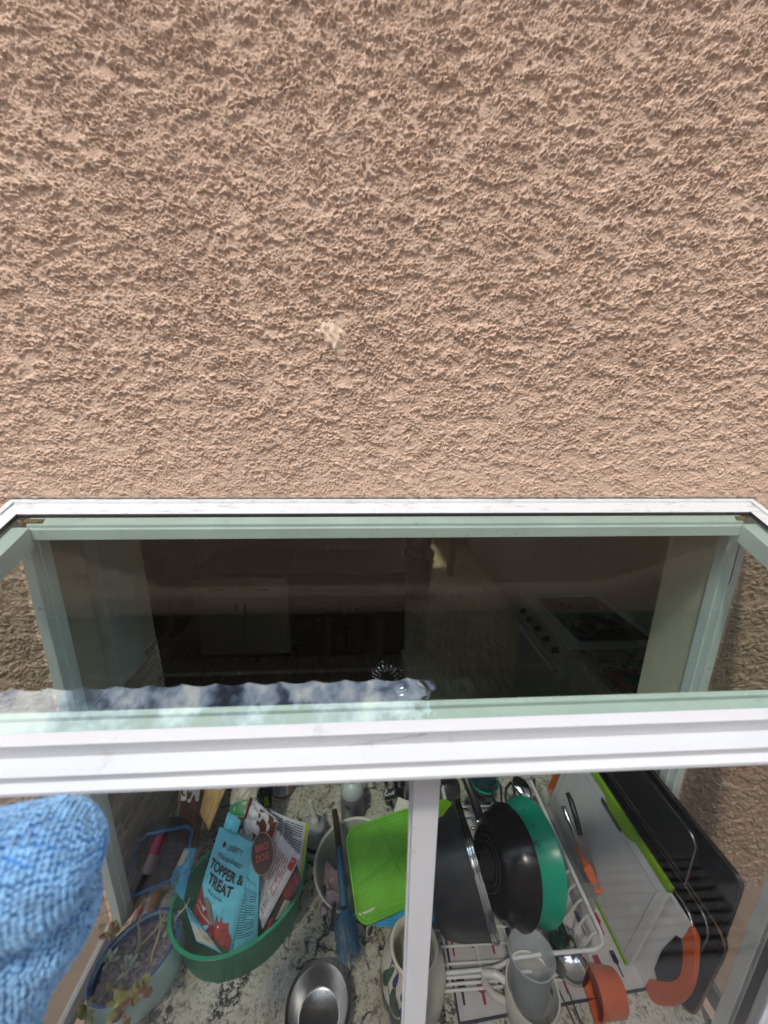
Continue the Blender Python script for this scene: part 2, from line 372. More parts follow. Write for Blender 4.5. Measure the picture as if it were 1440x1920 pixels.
vr = ramp(vein.outputs['Distance'], [(.012, (0, 0, 0)), (.06, (1, 1, 1))])
gate = ramp(nz(7, 4, .6).outputs['Fac'], [(.46, (0, 0, 0)), (.56, (1, 1, 1))])
spk = ramp(nz(130, 5, .75).outputs['Fac'], [(.36, (.16, .14, .12)), (.50, (1, 1, 1))])
def mul(a, bb, f=1.):
    q = n.nodes.new('ShaderNodeMix'); q.data_type = 'RGBA'; q.blend_type = 'MULTIPLY'
    if isinstance(f, float): q.inputs['Factor'].default_value = f
    else: n.links.new(f, q.inputs['Factor'])
    n.links.new(a, q.inputs['A']); n.links.new(bb, q.inputs['B']); return q.outputs['Result']
c1 = mul(base.outputs['Color'], blot.outputs['Color'], .93)
c1 = mul(c1, vr.outputs['Color'], gate.outputs['Color']); c1 = mul(c1, spk.outputs['Color'], .75)
n.links.new(c1, b.inputs['Base Color'])
granite = gm

# stucco
sm = bpy.data.materials.new('stucco'); sm.use_nodes = True; n = sm.node_tree; b = n.nodes['Principled BSDF']; b.inputs['Roughness'].default_value = .95; b.inputs['Specular IOR Level'].default_value = .15
t = n.nodes.new('ShaderNodeTexCoord')
sc = ramp(nz(4, 8, .65).outputs['Fac'], [(.3, (.61, .44, .335)), (.5, (.665, .482, .367)), (.7, (.70, .515, .395))])
sg = ramp(nz(600, 3, .6).outputs['Fac'], [(.25, (.80, .79, .78)), (.7, (1, 1, 1))])
n.links.new(mul(sc.outputs['Color'], sg.outputs['Color'], .8), b.inputs['Base Color'])
bn = nz(520, 4, .6); bb = n.nodes.new('ShaderNodeBump'); bb.inputs['Strength'].default_value = .55; bb.inputs['Distance'].default_value = .0016
n.links.new(bn.outputs['Fac'], bb.inputs['Height']); n.links.new(bb.outputs['Normal'], b.inputs['Normal'])
stucco = sm
putty = M('smoothed_putty', (.69, .525, .385), .85, var=.06, scale=90)

# ------------------------------------------------------------------ stucco wall with real relief
CT = 0.92                                        # counter top height
SILL = CT-.02
def relief(nx, nz_, dx, seed, fine=True):
    """height field in metres: ragged trowelled plateaus with sand grains"""
    rng = np.random.default_rng(seed)
    fx = np.fft.fftfreq(nx, dx)[None, :]; fz = np.fft.fftfreq(nz_, dx)[:, None]
    def band(wl, ax=1., az=1., width=.55):
        f = np.sqrt((fx*ax)**2+(fz*az)**2)+1e-9
        g = np.exp(-(np.log(f*wl)/width)**2/2)
        h = np.fft.ifft2(np.fft.fft2(rng.standard_normal((nz_, nx)))*g).real
        return h/h.std()
    def sst(x, a, bq): 
        q = np.clip((x-a)/(bq-a), 0, 1); return q*q*(3-2*q)
    big = band(.30); a = band(.060, 1.35, 1.); a2 = band(.11, 1.3, 1.); c = band(.022, 1.2, 1.); d = band(.0105, width=.45); g = band(.0062, width=.4); e = band(.034, 1.6, 1.)
    zz = (np.arange(nz_)*dx)[:, None]
    def ledges(L, warp, drop):
        f = np.mod(zz/L+warp, 1.0)                    # swells outwards going down, then breaks off: the lip of a trowelled ledge
        return (1-f)**.8*np.clip(f/drop, 0, 1)
    al = band(.085, 1.9, 1.); m1 = sst(band(.060, 1.7, 1.)+.4*c+.15*d, .0, .45); m2 = sst(band(.036, 1.5, 1.)+.5*c+.2*d, .15, .6)
    flat = sst(.8*a2+.5*e, .9, 1.25)
    rough = .5+.5*sst(big+.5*c, -.5, .8)
    fine = band(.0046, width=.3)
    ledge = .0042*m1*ledges(.032, .85*al+.34*e+.16*c+.13*d+.05*g, .05)+.0026*m2*ledges(.016, .8*e+.42*c+.18*d, .10)+.0010*sst(.8*a+.3*c+.2*d, .2, .4)
    grain = (.00014*d+.00056*g+.00052*fine)*(.45+.6*rough)*(1-.7*flat)
    return ledge, grain
wall = thing('stucco_wall', 'rough peach stucco house wall around and above the projecting window', 'wall', (0, 0, 0))
def wall_piece(x0, x1, z0, z1, dx, seed, name='stucco_face', fade=None):
    nx, nz_ = int((x1-x0)/dx), int((z1-z0)/dx)
    xs = np.linspace(x0, x1, nx); zs = np.linspace(z0, z1, nz_)
    led, gra = relief(nx, nz_, dx, seed)
    X, Z = np.meshgrid(xs, zs)
    k = np.clip((Z-fade[0])/fade[1], 0, 1) if fade else 1
    h = led*(.52+.48*k)+gra*(.85+.30*k)
    # a faint old dimple right of the middle
    h = h-.0015*np.exp(-(((X-.40)/.03)**2+((Z-2.335)/.025)**2))
    co = np.stack([X, -h, Z], -1).reshape(-1, 3)
    i = np.arange((nz_-1)*(nx-1)); r_ = i//(nx-1)*nx+i % (nx-1)
    faces = np.stack([r_, r_+1, r_+nx+1, r_+nx], -1)
    me = bpy.data.meshes.new(name); me.vertices.add(len(co)); me.vertices.foreach_set('co', co.ravel().astype(np.float32))
    me.loops.add(faces.size); me.loops.foreach_set('vertex_index', faces.ravel().astype(np.int32))
    me.polygons.add(len(faces)); me.polygons.foreach_set('loop_start', np.arange(0, faces.size, 4, dtype=np.int32))
    me.update(calc_edges=True); me.validate(); me.shade_smooth()
    return place(name, me, stucco, wall)
ZT = 2.22-.155                                   # top of the window where it meets the wall
wall_piece(-.92, 1.0, ZT-.02, 2.97, .0015, 3, fade=(ZT, .30))
wall_piece(-1.25, -.7405, .86, ZT-.022, .0021, 5)
wall_piece(.7405, 1.45, .86, ZT-.022, .0021, 6)
wall_piece(-2.3, 2.5, 2.972, 4.11, .0075, 8)
wall_piece(-2.3, -.921, ZT-.02, 2.971, .0075, 9)
wall_piece(1.001, 2.5, ZT-.02, 2.971, .0075, 10)
wb = MB()
wb.box((-6, .004, -.25), (-.742, .13, ZT)); wb.box((.742, .004, -.25), (6, .13, ZT)); wb.box((-.742, .004, -.25), (.742, .13, SILL-.03))
wb.box((-6, .004, ZT), (6, .13, 4.35))
wb.box((-6, -.002, ZT-.02), (-2.301, .003, 4.35)); wb.box((2.501, -.002, ZT-.02), (6, .003, 4.35)); wb.box((-2.301, -.002, 4.111), (2.501, .003, 4.35))
wb.build('wall_core', stucco, wall)
# the smear of smoothed putty
sc0 = V((-.137, 0, 2.22+.150))
def smear(u, v):
    a, q = (u-.5), (v-.5); ang = 2.0
    an = math.atan2(q, a); rr = 1-math.hypot(a*2, q*2)-.15*(.5+.5*math.sin(an*7+2*noise.noise(V((an, 2, 4))))); h = max(0, min(1, rr*2.4+.3*noise.noise(V((u*6, v*6, 3)))))
    rid = .5+.5*math.sin(u*23+6*q+3*noise.noise(V((u*4, v*4, 1))))
    x = a*.058+q*.022; z = -q*.058+.010*math.sin(u*9)*(q+.2)
    return sc0+V((x, -.0006-h*(.0036+.0044*rid*(.35+v)), z))
MB().grid(smear, 34, 34).build('putty_smear', putty, wall, smooth=True)

# ------------------------------------------------------------------ house: eave above (seen mirrored in the roof pane), ground, tree
ground = struct(MB().box((-14, -16, -.30), (14, .0, -.25)).build('ground', pave))
struct(MB().box((-14, -4.6, -.25), (14, -4.4, 7.6)).build('sky_block_wall', M('sky_block_paint', (.40, .34, .28), .9, var=.1, scale=2)))  # unseen wall added to cut the low sky light on the stucco
pale_slab = M('haze_slab_tone', (.20, .19, .175), .9, var=.12, scale=5, bump=.3)  # pale slabs added for mirrored haze; darker gap stands for a person's shadow
for (x0_, x1_, y0_, y1_) in ((-3.2, -1.30, -2.6, -.75), (-1.26, -.42, -1.55, -.75), (.95, 2.6, -1.25, -.62)):
    struct(MB().box((x0_, y0_, -.249), (x1_, y1_, -.21)).build('haze_slab', pale_slab))
db_ = thing('duckboard', 'slatted grey duckboard added below the window for streaks mirrored in its pane', 'duckboard', (1.42, -1.2, -.21))  # slatted board added to put mirrored streaks across the front pane
for k in range(9): MB().box((1.02, -1.38+.044*k, -.19), (1.80, -1.352+.044*k, -.172)).build('slat', M('slat_wood', (.11, .10, .092), .8) if k == 0 else MATS['slat_wood'], db_)
for xx in (1.10, 1.68): MB().box((xx, -1.39, -.2095), (xx+.05, -.99, -.1905)).build('bearer', MATS['slat_wood'], db_)
EZ = 4.02
eave = thing('house_eave', 'brown roof eave with rafter tails and a wavy tile edge above the wall', 'eave', (0, 0, EZ))
EX0, EX1 = -5.5, 1.3
MB().box((EX0, -.30, EZ+.10), (EX1, .05, EZ+.12)).build('soffit', soffit_wood, eave)
x = EX0+.1
while x < EX1:
    MB().box((x, -.295, EZ), (x+.05, .003, EZ+.098)).build('rafter_tail', M('rafter_paint', (.17, .13, .10), .7) if 'rafter_paint' not in MATS else MATS['rafter_paint'], eave); x += .36
MB().box((EX0, -.325, EZ-.03), (EX1, -.303, EZ+.13)).build('fascia', soffit_wood, eave)
gt = MB().prism([(-.328, EZ+.13), (-.328, EZ+.02), (-.37, EZ+.02), (-.395, EZ+.07), (-.395, EZ+.13), (-.388, EZ+.13), (-.388, EZ+.075), (-.365, EZ+.03), (-.335, EZ+.03), (-.335, EZ+.13)], 0, EX0, EX1)
gt.build('gutter', M('gutter_metal', (.10, .085, .07), .6), eave)
def tiles(u, v):
    x = EX0+(EX1-EX0)*u; k = abs(math.sin(x*math.pi/.22))
    return V((x, -.445+.75*v-.022*k, EZ+.14+.05*k+.30*v))
MB().grid(tiles, 500, 1).build('roof_tile_edge', roof_tile, eave, smooth=True)
MB().box((EX0, -.2, EZ+.46), (EX1, 2.2, EZ+.5)).build('roof_deck', roof_tile, eave)

def tree(name, label, base, h, crown_c, crown_r, nleaf, seed):
    rnd = random.Random(seed)
    tr = thing(name, label, 'tree', base, 'trees rising beside the house')
    b = V(base); c = V(crown_c)
    tb = MB(); tb.tube([b, b.lerp(c, .35)+V((.1, .05, 0)), b.lerp(c, .7), c], [.17, .14, .11, .05], 10)
    for k in range(9):
        a = k*2.4; p = b.lerp(c, .55+.05*k); e = c+V((math.cos(a)*crown_r*.7, math.sin(a)*crown_r*.7, (k % 3-.6)*crown_r*.4))
        tb.tube([p, p.lerp(e, .5)+V((0, 0, .15)), e], [.06, .04, .015], 6)
    tb.build('trunk', bark, tr, smooth=True)
    lb = MB(); cl = [(c+V((rnd.gauss(0, .5), rnd.gauss(0, .5), rnd.gauss(0, .4)))*1.0, rnd.uniform(.3, .55)*crown_r) for _ in range(1)]
    cl = [(c+V((rnd.uniform(-1, 1), rnd.uniform(-1, 1), rnd.uniform(-.7, .8)))*crown_r*.7, crown_r*rnd.uniform(.25, .45)) for _ in range(26)]
    for k in range(nleaf):
        cc, r_ = rnd.choice(cl); d = V((rnd.gauss(0, 1), rnd.gauss(0, 1), rnd.gauss(0, 1))).normalized(); p = cc+d*r_*rnd.uniform(.5, 1)
        a = V((rnd.gauss(0, 1), rnd.gauss(0, 1), rnd.gauss(0, .6))).normalized(); q = a.cross(d); q = q.normalized() if q.length > .01 else V((1, 0, 0)); s_ = rnd.uniform(.05, .10)
        lb.add([p-a*s_, p+q*s_*.45, p+a*s_, p-q*s_*.45], [(0, 1, 2, 3)])
    m = bpy.data.meshes.new('crown'); m.from_pydata(lb.v, [], lb.f); place('crown', m, tree_leaf, tr)
    return tr
tree('shade_tree', 'dark leafy tree leaning over the wall top right of the window', (3.2, -1.9, -.25), 6, (2.15, -.7, 6.0), 1.75, 22000, 4)
tree('shade_tree', 'wider leafy tree standing farthest right beside the house', (6.2, -1.4, -.25), 6, (4.9, -.4, 6.2), 2.1, 22000, 9)

# ------------------------------------------------------------------ kitchen shell
KX0, KX1, KY1, KH = -3.3, 1.78, 6.4, 2.45
struct(MB().box((KX0, .13, -.05), (KX1, KY1, 0)).build('floor', floor_wood))
hx0, hx1, hy0, hy1 = .34, .66, 3.30, 4.4      # opening added in the ceiling to throw a sun patch on the floor
struct(MB().box((KX0, .13, KH), (KX1, hy0, KH+.06)).box((KX0, hy1, KH), (KX1, KY1, KH+.06)).box((KX0, hy0, KH), (hx0, hy1, KH+.06)).box((hx1, hy0, KH), (KX1, hy1, KH+.06)).build('ceiling', kitchen_paint))
struct(MB().box((KX0-.1, .13, -.05), (KX0, KY1, KH+.06)).build('wall_left', kitchen_paint))
struct(MB().box((KX1, .13, -.05), (KX1+.1, KY1, KH+.06)).build('wall_right', kitchen_paint))
struct(MB().box((KX0-.1, KY1, -.05), (KX1+.1, KY1+.1, KH+.06)).build('wall_back', dark_wood))
struct(MB().box((.7165, .004, CT), (.7395, .129, ZT-.035)).build('window_reveal', cream_wall))
# short wing wall with the mosaic, left of the opening
struct(MB().box((-.86, .132, 0), (-.7305, .31, KH)).box((-.7395, .004, CT), (-.7305, .1315, ZT-.035)).build('wall_wing', kitchen_paint))
cab = thing('wall_cabinet', 'pale grey wall cabinet end hanging above the mosaic tiles', 'cabinet', (-.715, .15, 1.56))
MB().box((-.7295, .10, 1.555), (-.700, .206, 2.4)).build('cabinet_side', M('cabinet_grey', (.40, .42, .40), .5), cab, bevel=.002)
bs = thing('tile_backsplash', 'brown glass mosaic of long thin tiles with pale grout', 'backsplash', (-.73, .15, CT))
MB().box((-.7300, .0045, CT+.001), (-.7285, .309, 1.554)).build('grout_bed', grout, bs)
tm = [MB().box((0, 0, 0), (.0035, .094, .0135)).mesh('tile') for _ in range(3)]
for q, mm in zip(tm, (tile_mat, tile_mat_b, tile_mat_c)): q.materials.append(mm)
z = CT+.003; k = 0
while z < 1.55:
    y = .006-(.05 if k % 2 else .0)-random.uniform(0, .02)
    while y < .30:
        y0 = max(y, .006); y1 = min(y+.094, .308)
        if y1-y0 > .012:
            o = place('tile', random.choice(tm), None, bs); o.location = (-.7285, y0, z); o.scale = (random.uniform(.85, 1.1), (y1-y0)/.094, 1)
        y += .0975
    z += .0166; k += 1
# kitchen counter with the seat of the garden window
ctr = thing('granite_counter', 'pale speckled granite counter running into the window', 'counter', (0, .2, CT))
MB().box((-.7, -.318, CT-.03), (.7, .131, CT)).build('window_seat', granite, ctr)
MB().box((-.728, .1315, CT-.0305), (1.775, .33, CT)).box((-.728, .3305, CT-.0305), (-.42, .72, CT)).box((.35, .3305, CT-.0305), (1.775, .72, CT)).box((-.42, .66, CT-.0305), (.35, .72, CT)).box((1.15, .7205, CT-.0305), (1.775, 1.08, CT)).build('counter_slab', granite, ctr, bevel=.003)
MB().box((-.72, .14, 0.0), (1.77, .70, CT-.031)).box((1.17, .70, 0), (1.77, 1.08, CT-.031)).build('base_cabinet', white_cab, ctr)
MB().box((-.425, .331, CT-.2), (.355, .662, CT-.199)).box((-.425, .331, CT-.2), (-.42, .662, CT-.031)).box((.35, .331, CT-.2), (.355, .662, CT-.031)).box((-.42, .658, CT-.2), (.35, .662, CT-.031)).build('sink_basin', steel, ctr)

# stove along the right wall
st = thing('kitchen_stove', 'white kitchen range with a black glass top in the dim kitchen', 'stove', (1.45, 1.42, 0))
MB().box((1.16, 1.10, .06), (1.76, 1.78, .90)).build('body', enamel, st, bevel=.006)
MB().box((1.13, 1.09, .895), (1.765, 1.79, .918)).build('cooktop', enamel, st, bevel=.006)
MB().box((1.24, 1.16, .9185), (1.70, 1.72, .924)).build('burner_plate', black_gloss, st, bevel=.004)
for bx, by in ((1.36, 1.30), (1.58, 1.30), (1.36, 1.57), (1.58, 1.57)):
    MB().lathe([(.06, 0), (.065, .012), (.055, .02), (.03, .02)], (bx, by, .924), n=20).build('burner', dark_steel, st, smooth=True)
MB().box((1.135, 1.12, .78), (1.158, 1.76, .885)).build('control_panel', enamel, st, bevel=.004)
for k in range(5): MB().lathe([(.022, 0), (.018, .03), (.0, .03)], (1.134, 1.2+.12*k, .835), (-1, 0, 0), 16).build('knob', black_pl, st, smooth=True)
MB().box((1.14, 1.13, .22), (1.159, 1.75, .75)).build('oven_door', enamel, st, bevel=.004)
MB().tube([(1.105, 1.16, .70), (1.105, 1.72, .70)], .012).tube([(1.105, 1.18, .70), (1.14, 1.18, .70)], .008).tube([(1.105, 1.70, .70), (1.14, 1.70, .70)], .008).build('door_handle', enamel, st, smooth=True)
# white cabinet and its darker neighbours across the room
def base_unit(name, label, x0, x1, yf, mat, hm):
    u = thing(name, label, 'cabinet', ((x0+x1)/2, yf+.3, 0), 'base cabinets across the kitchen')
    MB().box((x0, yf, .08), (x1, yf+.6, .86)).build('carcass', mat, u); MB().box((x0+.02, yf+.05, 0), (x1-.02, yf+.58, .08)).build('plinth', dark_wood, u)
    MB().box((x0-.005, yf-.02, .862), (x1+.005, yf+.6, .90)).build('worktop', M('worktop_dark', (.05, .04, .035), .3), u)
    mid = (x0+x1)/2
    for a, c in ((x0+.01, mid-.004), (mid+.004, x1-.01)):
        d = MB().box((a, yf-.018, .10), (c, yf-.001, .66)).build('door', mat, u, bevel=.003)
        hx = c-.035 if a < mid-.1 else a+.035
        MB().tube([(hx, yf-.04, .52), (hx, yf-.04, .62)], .006, 6).build('handle', hm, d)
        dr = MB().box((a, yf-.018, .675), (c, yf-.001, .85)).build('drawer', mat, u, bevel=.003)
        MB().tube([((a+c)/2-.06, yf-.04, .76), ((a+c)/2+.06, yf-.04, .76)], .006, 6).build('handle', hm, dr)
base_unit('base_cabinet', 'white two-door base cabinet standing across the dim kitchen', -1.60, -.78, 2.30, white_cab, black_pl)
base_unit('base_cabinet', 'dark wood base cabinet beside the white one across the kitchen', -.76, .30, 2.30, dark_wood, steel)
fr = thing('tall_cupboard', 'tall dark brown cupboard left of the white base cabinet', 'cupboard', (-2.45, 3.0, 0))
MB().box((-2.95, 2.7, 0), (-2.05, 3.35, 2.2)).build('carcass', dark_wood, fr); MB().box((-2.94, 2.68, .05), (-2.51, 2.699, 2.15)).build('door', dark_wood, fr); MB().box((-2.49, 2.68, .05), (-2.06, 2.699, 2.15)).build('door', dark_wood, fr)
bn_ = thing('waste_bin', 'round black lidded bin beside the dark base cabinet', 'bin', (.62, 3.6, 0))
MB().lathe([(.001, 0), (.15, 0), (.19, .55), (.195, .56)], (.62, 3.6, 0), n=32).build('bin_body', black_pl, bn_, smooth=True)
MB().lathe([(.20, .555), (.20, .60), (.15, .66), (.001, .68)], (.62, 3.6, 0), n=32).build('lid', black_gloss, bn_, smooth=True)
pt = thing('enamel_pot', 'shiny dark pot on a low stand behind the black bin', 'pot', (.75, 4.5, .0))
MB().lathe([(.001, .30), (.16, .30), (.20, .38), (.20, .52), (.21, .53), (.16, .58), (.001, .60)], (.75, 4.5, 0), n=32).build('pot_body', black_gloss, pt, smooth=True)
MB().box((.58, 4.33, 0), (.92, 4.67, .298)).build('stand', dark_wood, pt, bevel=.01)
dp = thing('door_post', 'brown timber door casing beyond the bin', 'door casing', (1.2, 4.2, 0))
MB().box((1.16, 4.15, 0), (1.24, 4.27, 2.2)).build('casing', M('casing_wood', (.22, .15, .09), .5), dp)
tt = tag(MB().grid(lambda u, v: V((1.19+.2*u, .72+.16*v, CT+.004+.012*abs(math.sin(u*9+v*4)))), 14, 10).build('tea_towel', M('check_cloth', (.38, .10, .09), .9), None, smooth=True), 'crumpled teal and red tea towel on the counter by the stove', 'towel')
tl = MB().grid(lambda u, v: V((1.26+.17*u, .71+.12*v, CT+.018+.014*abs(math.sin(u*7+v*5)))), 14, 10).build('teal_fold', M('teal_cloth', (.02, .16, .19), .9), tt, smooth=True)

# ------------------------------------------------------------------ the garden window
gw = thing('garden_window', 'white framed garden window box projecting from the stucco wall', 'window', (0, -.2, CT-.03))
def zr(t): return 2.22-.155-.5095*t              # roof plane, t = distance out from the wall
SL = math.atan(.5095)
# header: outer ridge and white face, and the deeper inner face seen through the roof pane
hd = MB().prism([(0.002, zr(0)+.004), (-.010, zr(.010)+.004), (-.011, zr(.011)-.001), (-.037, zr(.037)), (-.037, zr(.037)-.012), (.002, zr(0)-.03)], 0, -.76, .76)
hd.build('header', white_paint, gw, bevel=.001)
MB().prism([(-.038, zr(.038)-.006), (-.050, zr(.050)-.012), (-.050, zr(.05)-.018), (-.054, zr(.054)-.018), (-.054, 2.22-.2206), (.002, 2.22-.2206), (.002, zr(.0)-.031), (-.036, zr(.037)-.0125), (-.0375, zr(.037)-.0125)], 0, -.70, .70).build('header_inner', inner_paint, gw, bevel=.001)
MB().prism([(-.0372, zr(.0372)-.001), (-.0395, zr(.0395)-.001), (-.0395, zr(.0395)-.006), (-.0372, zr(.0372)-.006)], 0, -.722, .722).build('gasket', black_seal, gw)
# rafters down both sides
for s in (-1, 1):
    def sl(xa, xb, d0, d1, t0=.0375, t1=.385):
        b_ = MB(); vs = []
        for t_ in (t0, t1):
            for (x_, d_) in ((xa, d0), (xb, d0), (xb, d1), (xa, d1)): vs.append((s*x_, -t_, zr(t_)+d_))
        return b_.add(vs, [(0, 1, 2, 3), (4, 5, 6, 7), (0, 1, 5, 4), (1, 2, 6, 5), (2, 3, 7, 6), (3, 0, 4, 7)])
    rf = sl(.7235, .7595, .0, -.035).build('rafter', white_paint, gw, bevel=.0012)
    sl(.749, .7598, .004, .0005, .0105).build('rafter_ridge', white_paint, rf, bevel=.001)
    sl(.69, .722, -.012, -.05, .055, .34).build('rafter_inner', inner_paint, gw, bevel=.001)
    sl(.7215, .7233, -.0, -.008, .0375, .368).build('gasket', black_seal, gw)
    # back post against the wall and front corner post
    po = MB().box((min(s*.716, s*.737), -.036, CT), (max(s*.716, s*.737), .0035, zr(.03)-.05)).box((min(s*.711, s*.7155), -.020, CT), (max(s*.711, s*.7155), .0035, zr(.03)-.05)).build('back_post', inner_paint, gw, bevel=.0015)
    if s > 0: MB().tube([(.7195+.0012*noise.noise(V((k*.6, 0, 5))), -.0362, zr(0)-.085-.011*k) for k in range(10)], [.0006+.0016*abs(noise.noise(V((k*.9, 4, 1)))) for k in range(10)], 6).build('rust_streak', rust, po)
    MB().box((min(s*.668, s*.757), -.338, CT-.03), (max(s*.668, s*.757), -.318, 2.22-.393)).build('corner_face', white_clean, gw, bevel=.002)
    cp = MB()
    for (xa, xb, ya, yb) in ((.676, .757, -.3175, -.300), (.684, .757, -.300, -.292), (.676, .757, -.292, -.270), (.690, .757, -.270, -.262)):
        cp.box((min(s*xa, s*xb), ya, CT), (max(s*xa, s*xb), yb-.0004, 2.22-.34))
    cp.build('corner_post', inner_paint, gw, bevel=.0008)
    MB().box((min(s*.6735, s*.6755), -.3165, CT), (max(s*.6735, s*.6755), -.302, 2.22-.4)).build('seal', black_seal, gw)
    # side pane, its sloping top following the roof
    q = [(-.262, CT), (-.037, CT), (-.037, zr(.037)-.05), (-.262, zr(.262)-.05)]
    MB().prism(q, 0, min(s*.7415, s*.7455), max(s*.7415, s*.7455)).build('side_pane', side_glass, gw)
    MB().box((min(s*.736, s*.75), -.262, CT-.03), (max(s*.736, s*.75), -.037, CT+.02)).build('side_rail', white_clean, gw, bevel=.002)
MB().prism([(-.0402, zr(.0402)-.0072), (-.0485, zr(.0485)-.0072), (-.0485, zr(.0485)-.009), (-.0402, zr(.0402)-.009)], 0, -.705, -.672).build('sealant_blob', ochre, gw)
MB().prism([(-.0402, zr(.0402)-.0072), (-.0485, zr(.0485)-.0072), (-.0485, zr(.0485)-.009), (-.0402, zr(.0402)-.009)], 0, .686, .704).build('sealant_blob', ochre, gw)
cb = [V((-.765+1.53*k/90, -.0022-.0012*noise.noise(V((k*.7, 0, 0))), ZT+.0045+.0018*noise.noise(V((k*.5, 3, 0))))) for k in range(91)]
MB().tube(cb, [.0034+.0018*noise.noise(V((k*.9, 9, 0))) for k in range(91)], 6).build('caulk_bead', M('dirty_caulk', (.30, .24, .19), .8, var=.4, scale=120), gw, smooth=True)
# roof pane
a0, a1 = .0398, .3685
nz_off = .006
rp_ = MB()
vs = []
for d_ in (-.0015, -.0065):
    for t_, x_ in ((a0, -.721), (a0, .721), (a1, .721), (a1, -.721)): vs.append((x_, -t_, zr(t_)+d_))
rp_.add(vs, [(0, 1, 2, 3), (7, 6, 5, 4), (0, 1, 5, 4), (1, 2, 6, 5), (2, 3, 7, 6), (3, 0, 4, 7)]).build('roof_pane', roof_glass, gw)
# head rail of the front: stepped profile
Z = 2.22
rail = MB().prism([(-.369, Z-.3425), (-.385, Z-.344), (-.378, Z-.3683), (-.400, Z-.3691), (-.396, Z-.3819), (-.4055, Z-.3836), (-.4055, Z-.389), (-.345, Z-.393), (-.345, Z-.41), (-.318, Z-.41), (-.318, Z-.375), (-.369, Z-.375)], 0, -.76, .76)
rail.build('head_rail', white_clean, gw, bevel=.0009)
for (ya, yb, dz) in ((-.344, -.349, .0), (-.351, -.3585, -.002), (-.3595, -.368, .0)):
    MB().prism([(ya, zr(-ya)-.009+dz), (yb, zr(-yb)-.009+dz), (yb, zr(-yb)-.026), (ya, zr(-ya)-.026)], 0, -.757, .757).build('glazing_bead', inner_paint, gw, bevel=.0006)
MB().box((-.757, -.3675, Z-.374), (.757, -.318, Z-.362)).build('rail_core', inner_paint, gw)
ckp = [V((-.11+.105*k/24, -.3835+.006*(1-k/24)+.0012*noise.noise(V((k*.5, 1, 1))), 0)) for k in range(25)]
ckp = [V((p.x, p.y, Z-.344-(p.y+.385)*3.47+.0004)) for p in ckp]
MB().tube(ckp, [.00025+.0003*abs(noise.noise(V((k*.8, 2, 2)))) for k in range(25)], 4).build('hairline_crack', black_seal, gw)
# sliding sashes: meeting stiles, panes
ml = MB().box((-.0108, -.338, CT-.03), (.0258, -.320, Z-.4105)).build('meeting_stile', white_clean, gw, bevel=.0012)
for k in range(3):
    MB().box((-.0128+.0008*k, -.3195+.0062*k, CT-.03), (.020, -.3145+.0062*k, Z-.4105)).build('stile_edge', beige_edge if k % 2 else white_clean, gw)
MB().box((.0262, -.334, CT-.03), (.668, -.330, Z-.40)).build('front_pane', front_glass, gw)
MB().box((-.668, -.312, CT-.03), (-.0135, -.308, Z-.40)).build('front_pane', front_glass, gw)
MB().tube([(-.0035, -.3382, Z-.418), (-.0035, -.3392, Z-.418)], .0025, 10).build('screw', steel, ml)

# ------------------------------------------------------------------ things on the counter, left pane
# oval planter
PC = V((-.603, -.140, CT))
pd = V((.085, .085, 0)).normalized()
pl = thing('ceramic_planter', 'oval pale celadon planter with a cobalt rim, dry soil and withered succulents', 'planter', PC)
pp = dict(n=56, sx=1.10, sy=.82, ref=pd)
MB().lathe([(.001, .002), (.070, .002), (.082, .02), (.088, .06), (.083, .105), (.0805, .112), (.076, .112), (.074, .104)], PC, **pp).build('pot_wall', celadon, pl, smooth=True)
MB().lathe([(.0742, .1045), (.0735, .095), (.072, .08)], PC, **pp).build('inner_glaze', blue_glaze, pl, smooth=True)
MB().lathe([(.0822, .1125), (.0805, .1138), (.0775, .1138), (.0752, .112)], PC, **pp).build('rim_band', blue_glaze, pl, smooth=True)
def soilf(u, v):
    a = 2*math.pi*u; r_ = .0725*v; q = pd; s_ = V((-pd.y, pd.x, 0))
    return PC+q*(r_*1.10*math.cos(a))+s_*(r_*.82*math.sin(a))+V((0, 0, .088+.006*noise.noise(V((r_*40*math.cos(a), r_*40*math.sin(a), 2)))))
tag(MB().grid(soilf, 40, 12, True).build('soil', soil, pl, smooth=True), kind='stuff')
rnd = random.Random(3)
def in_oval(r_, a): return PC+pd*(r_*1.10*math.cos(a))+V((-pd.y, pd.x, 0))*(r_*.82*math.sin(a))
for k in range(5):
    a = rnd.uniform(0, 6.28); p0 = in_oval(.02+.02*(k % 3), a)+V((0, 0, .09)); d = V((rnd.uniform(-.6, .6), rnd.uniform(-.2, 1), .6)).normalized()
    pts = [p0+d*.09*t_/5+V((.006*math.sin(t_*1.3+k), 0, .008*math.sin(t_+k))) for t_ in range(6)]
    MB().tube(pts, [.0032, .003, .0026, .0022, .0018, .001], 6).build('dry_stem', dead_stem, pl, smooth=True)
def leaf(b_, p, d, L, wd, th=.35):
    d = V(d).normalized(); s_ = d.cross(V((0, 0, 1))); s_ = s_.normalized() if s_.length > .05 else V((1, 0, 0)); n_ = s_.cross(d)
    rings = [(0, .15), (.25, .75), (.55, 1), (.8, .8), (1, .1)]
    k0 = len(b_.v)
    for (t_, w_) in rings:
        for a in range(6):
            q = a*math.pi/3; b_.v.append(tuple(V(p)+d*L*t_+s_*wd*w_*math.cos(q)+n_*wd*th*w_*math.sin(q)))
    for i in range(4):
        for a in range(6): b_.f.append((k0+i*6+a, k0+i*6+(a+1) % 6, k0+(i+1)*6+(a+1) % 6, k0+(i+1)*6+a))
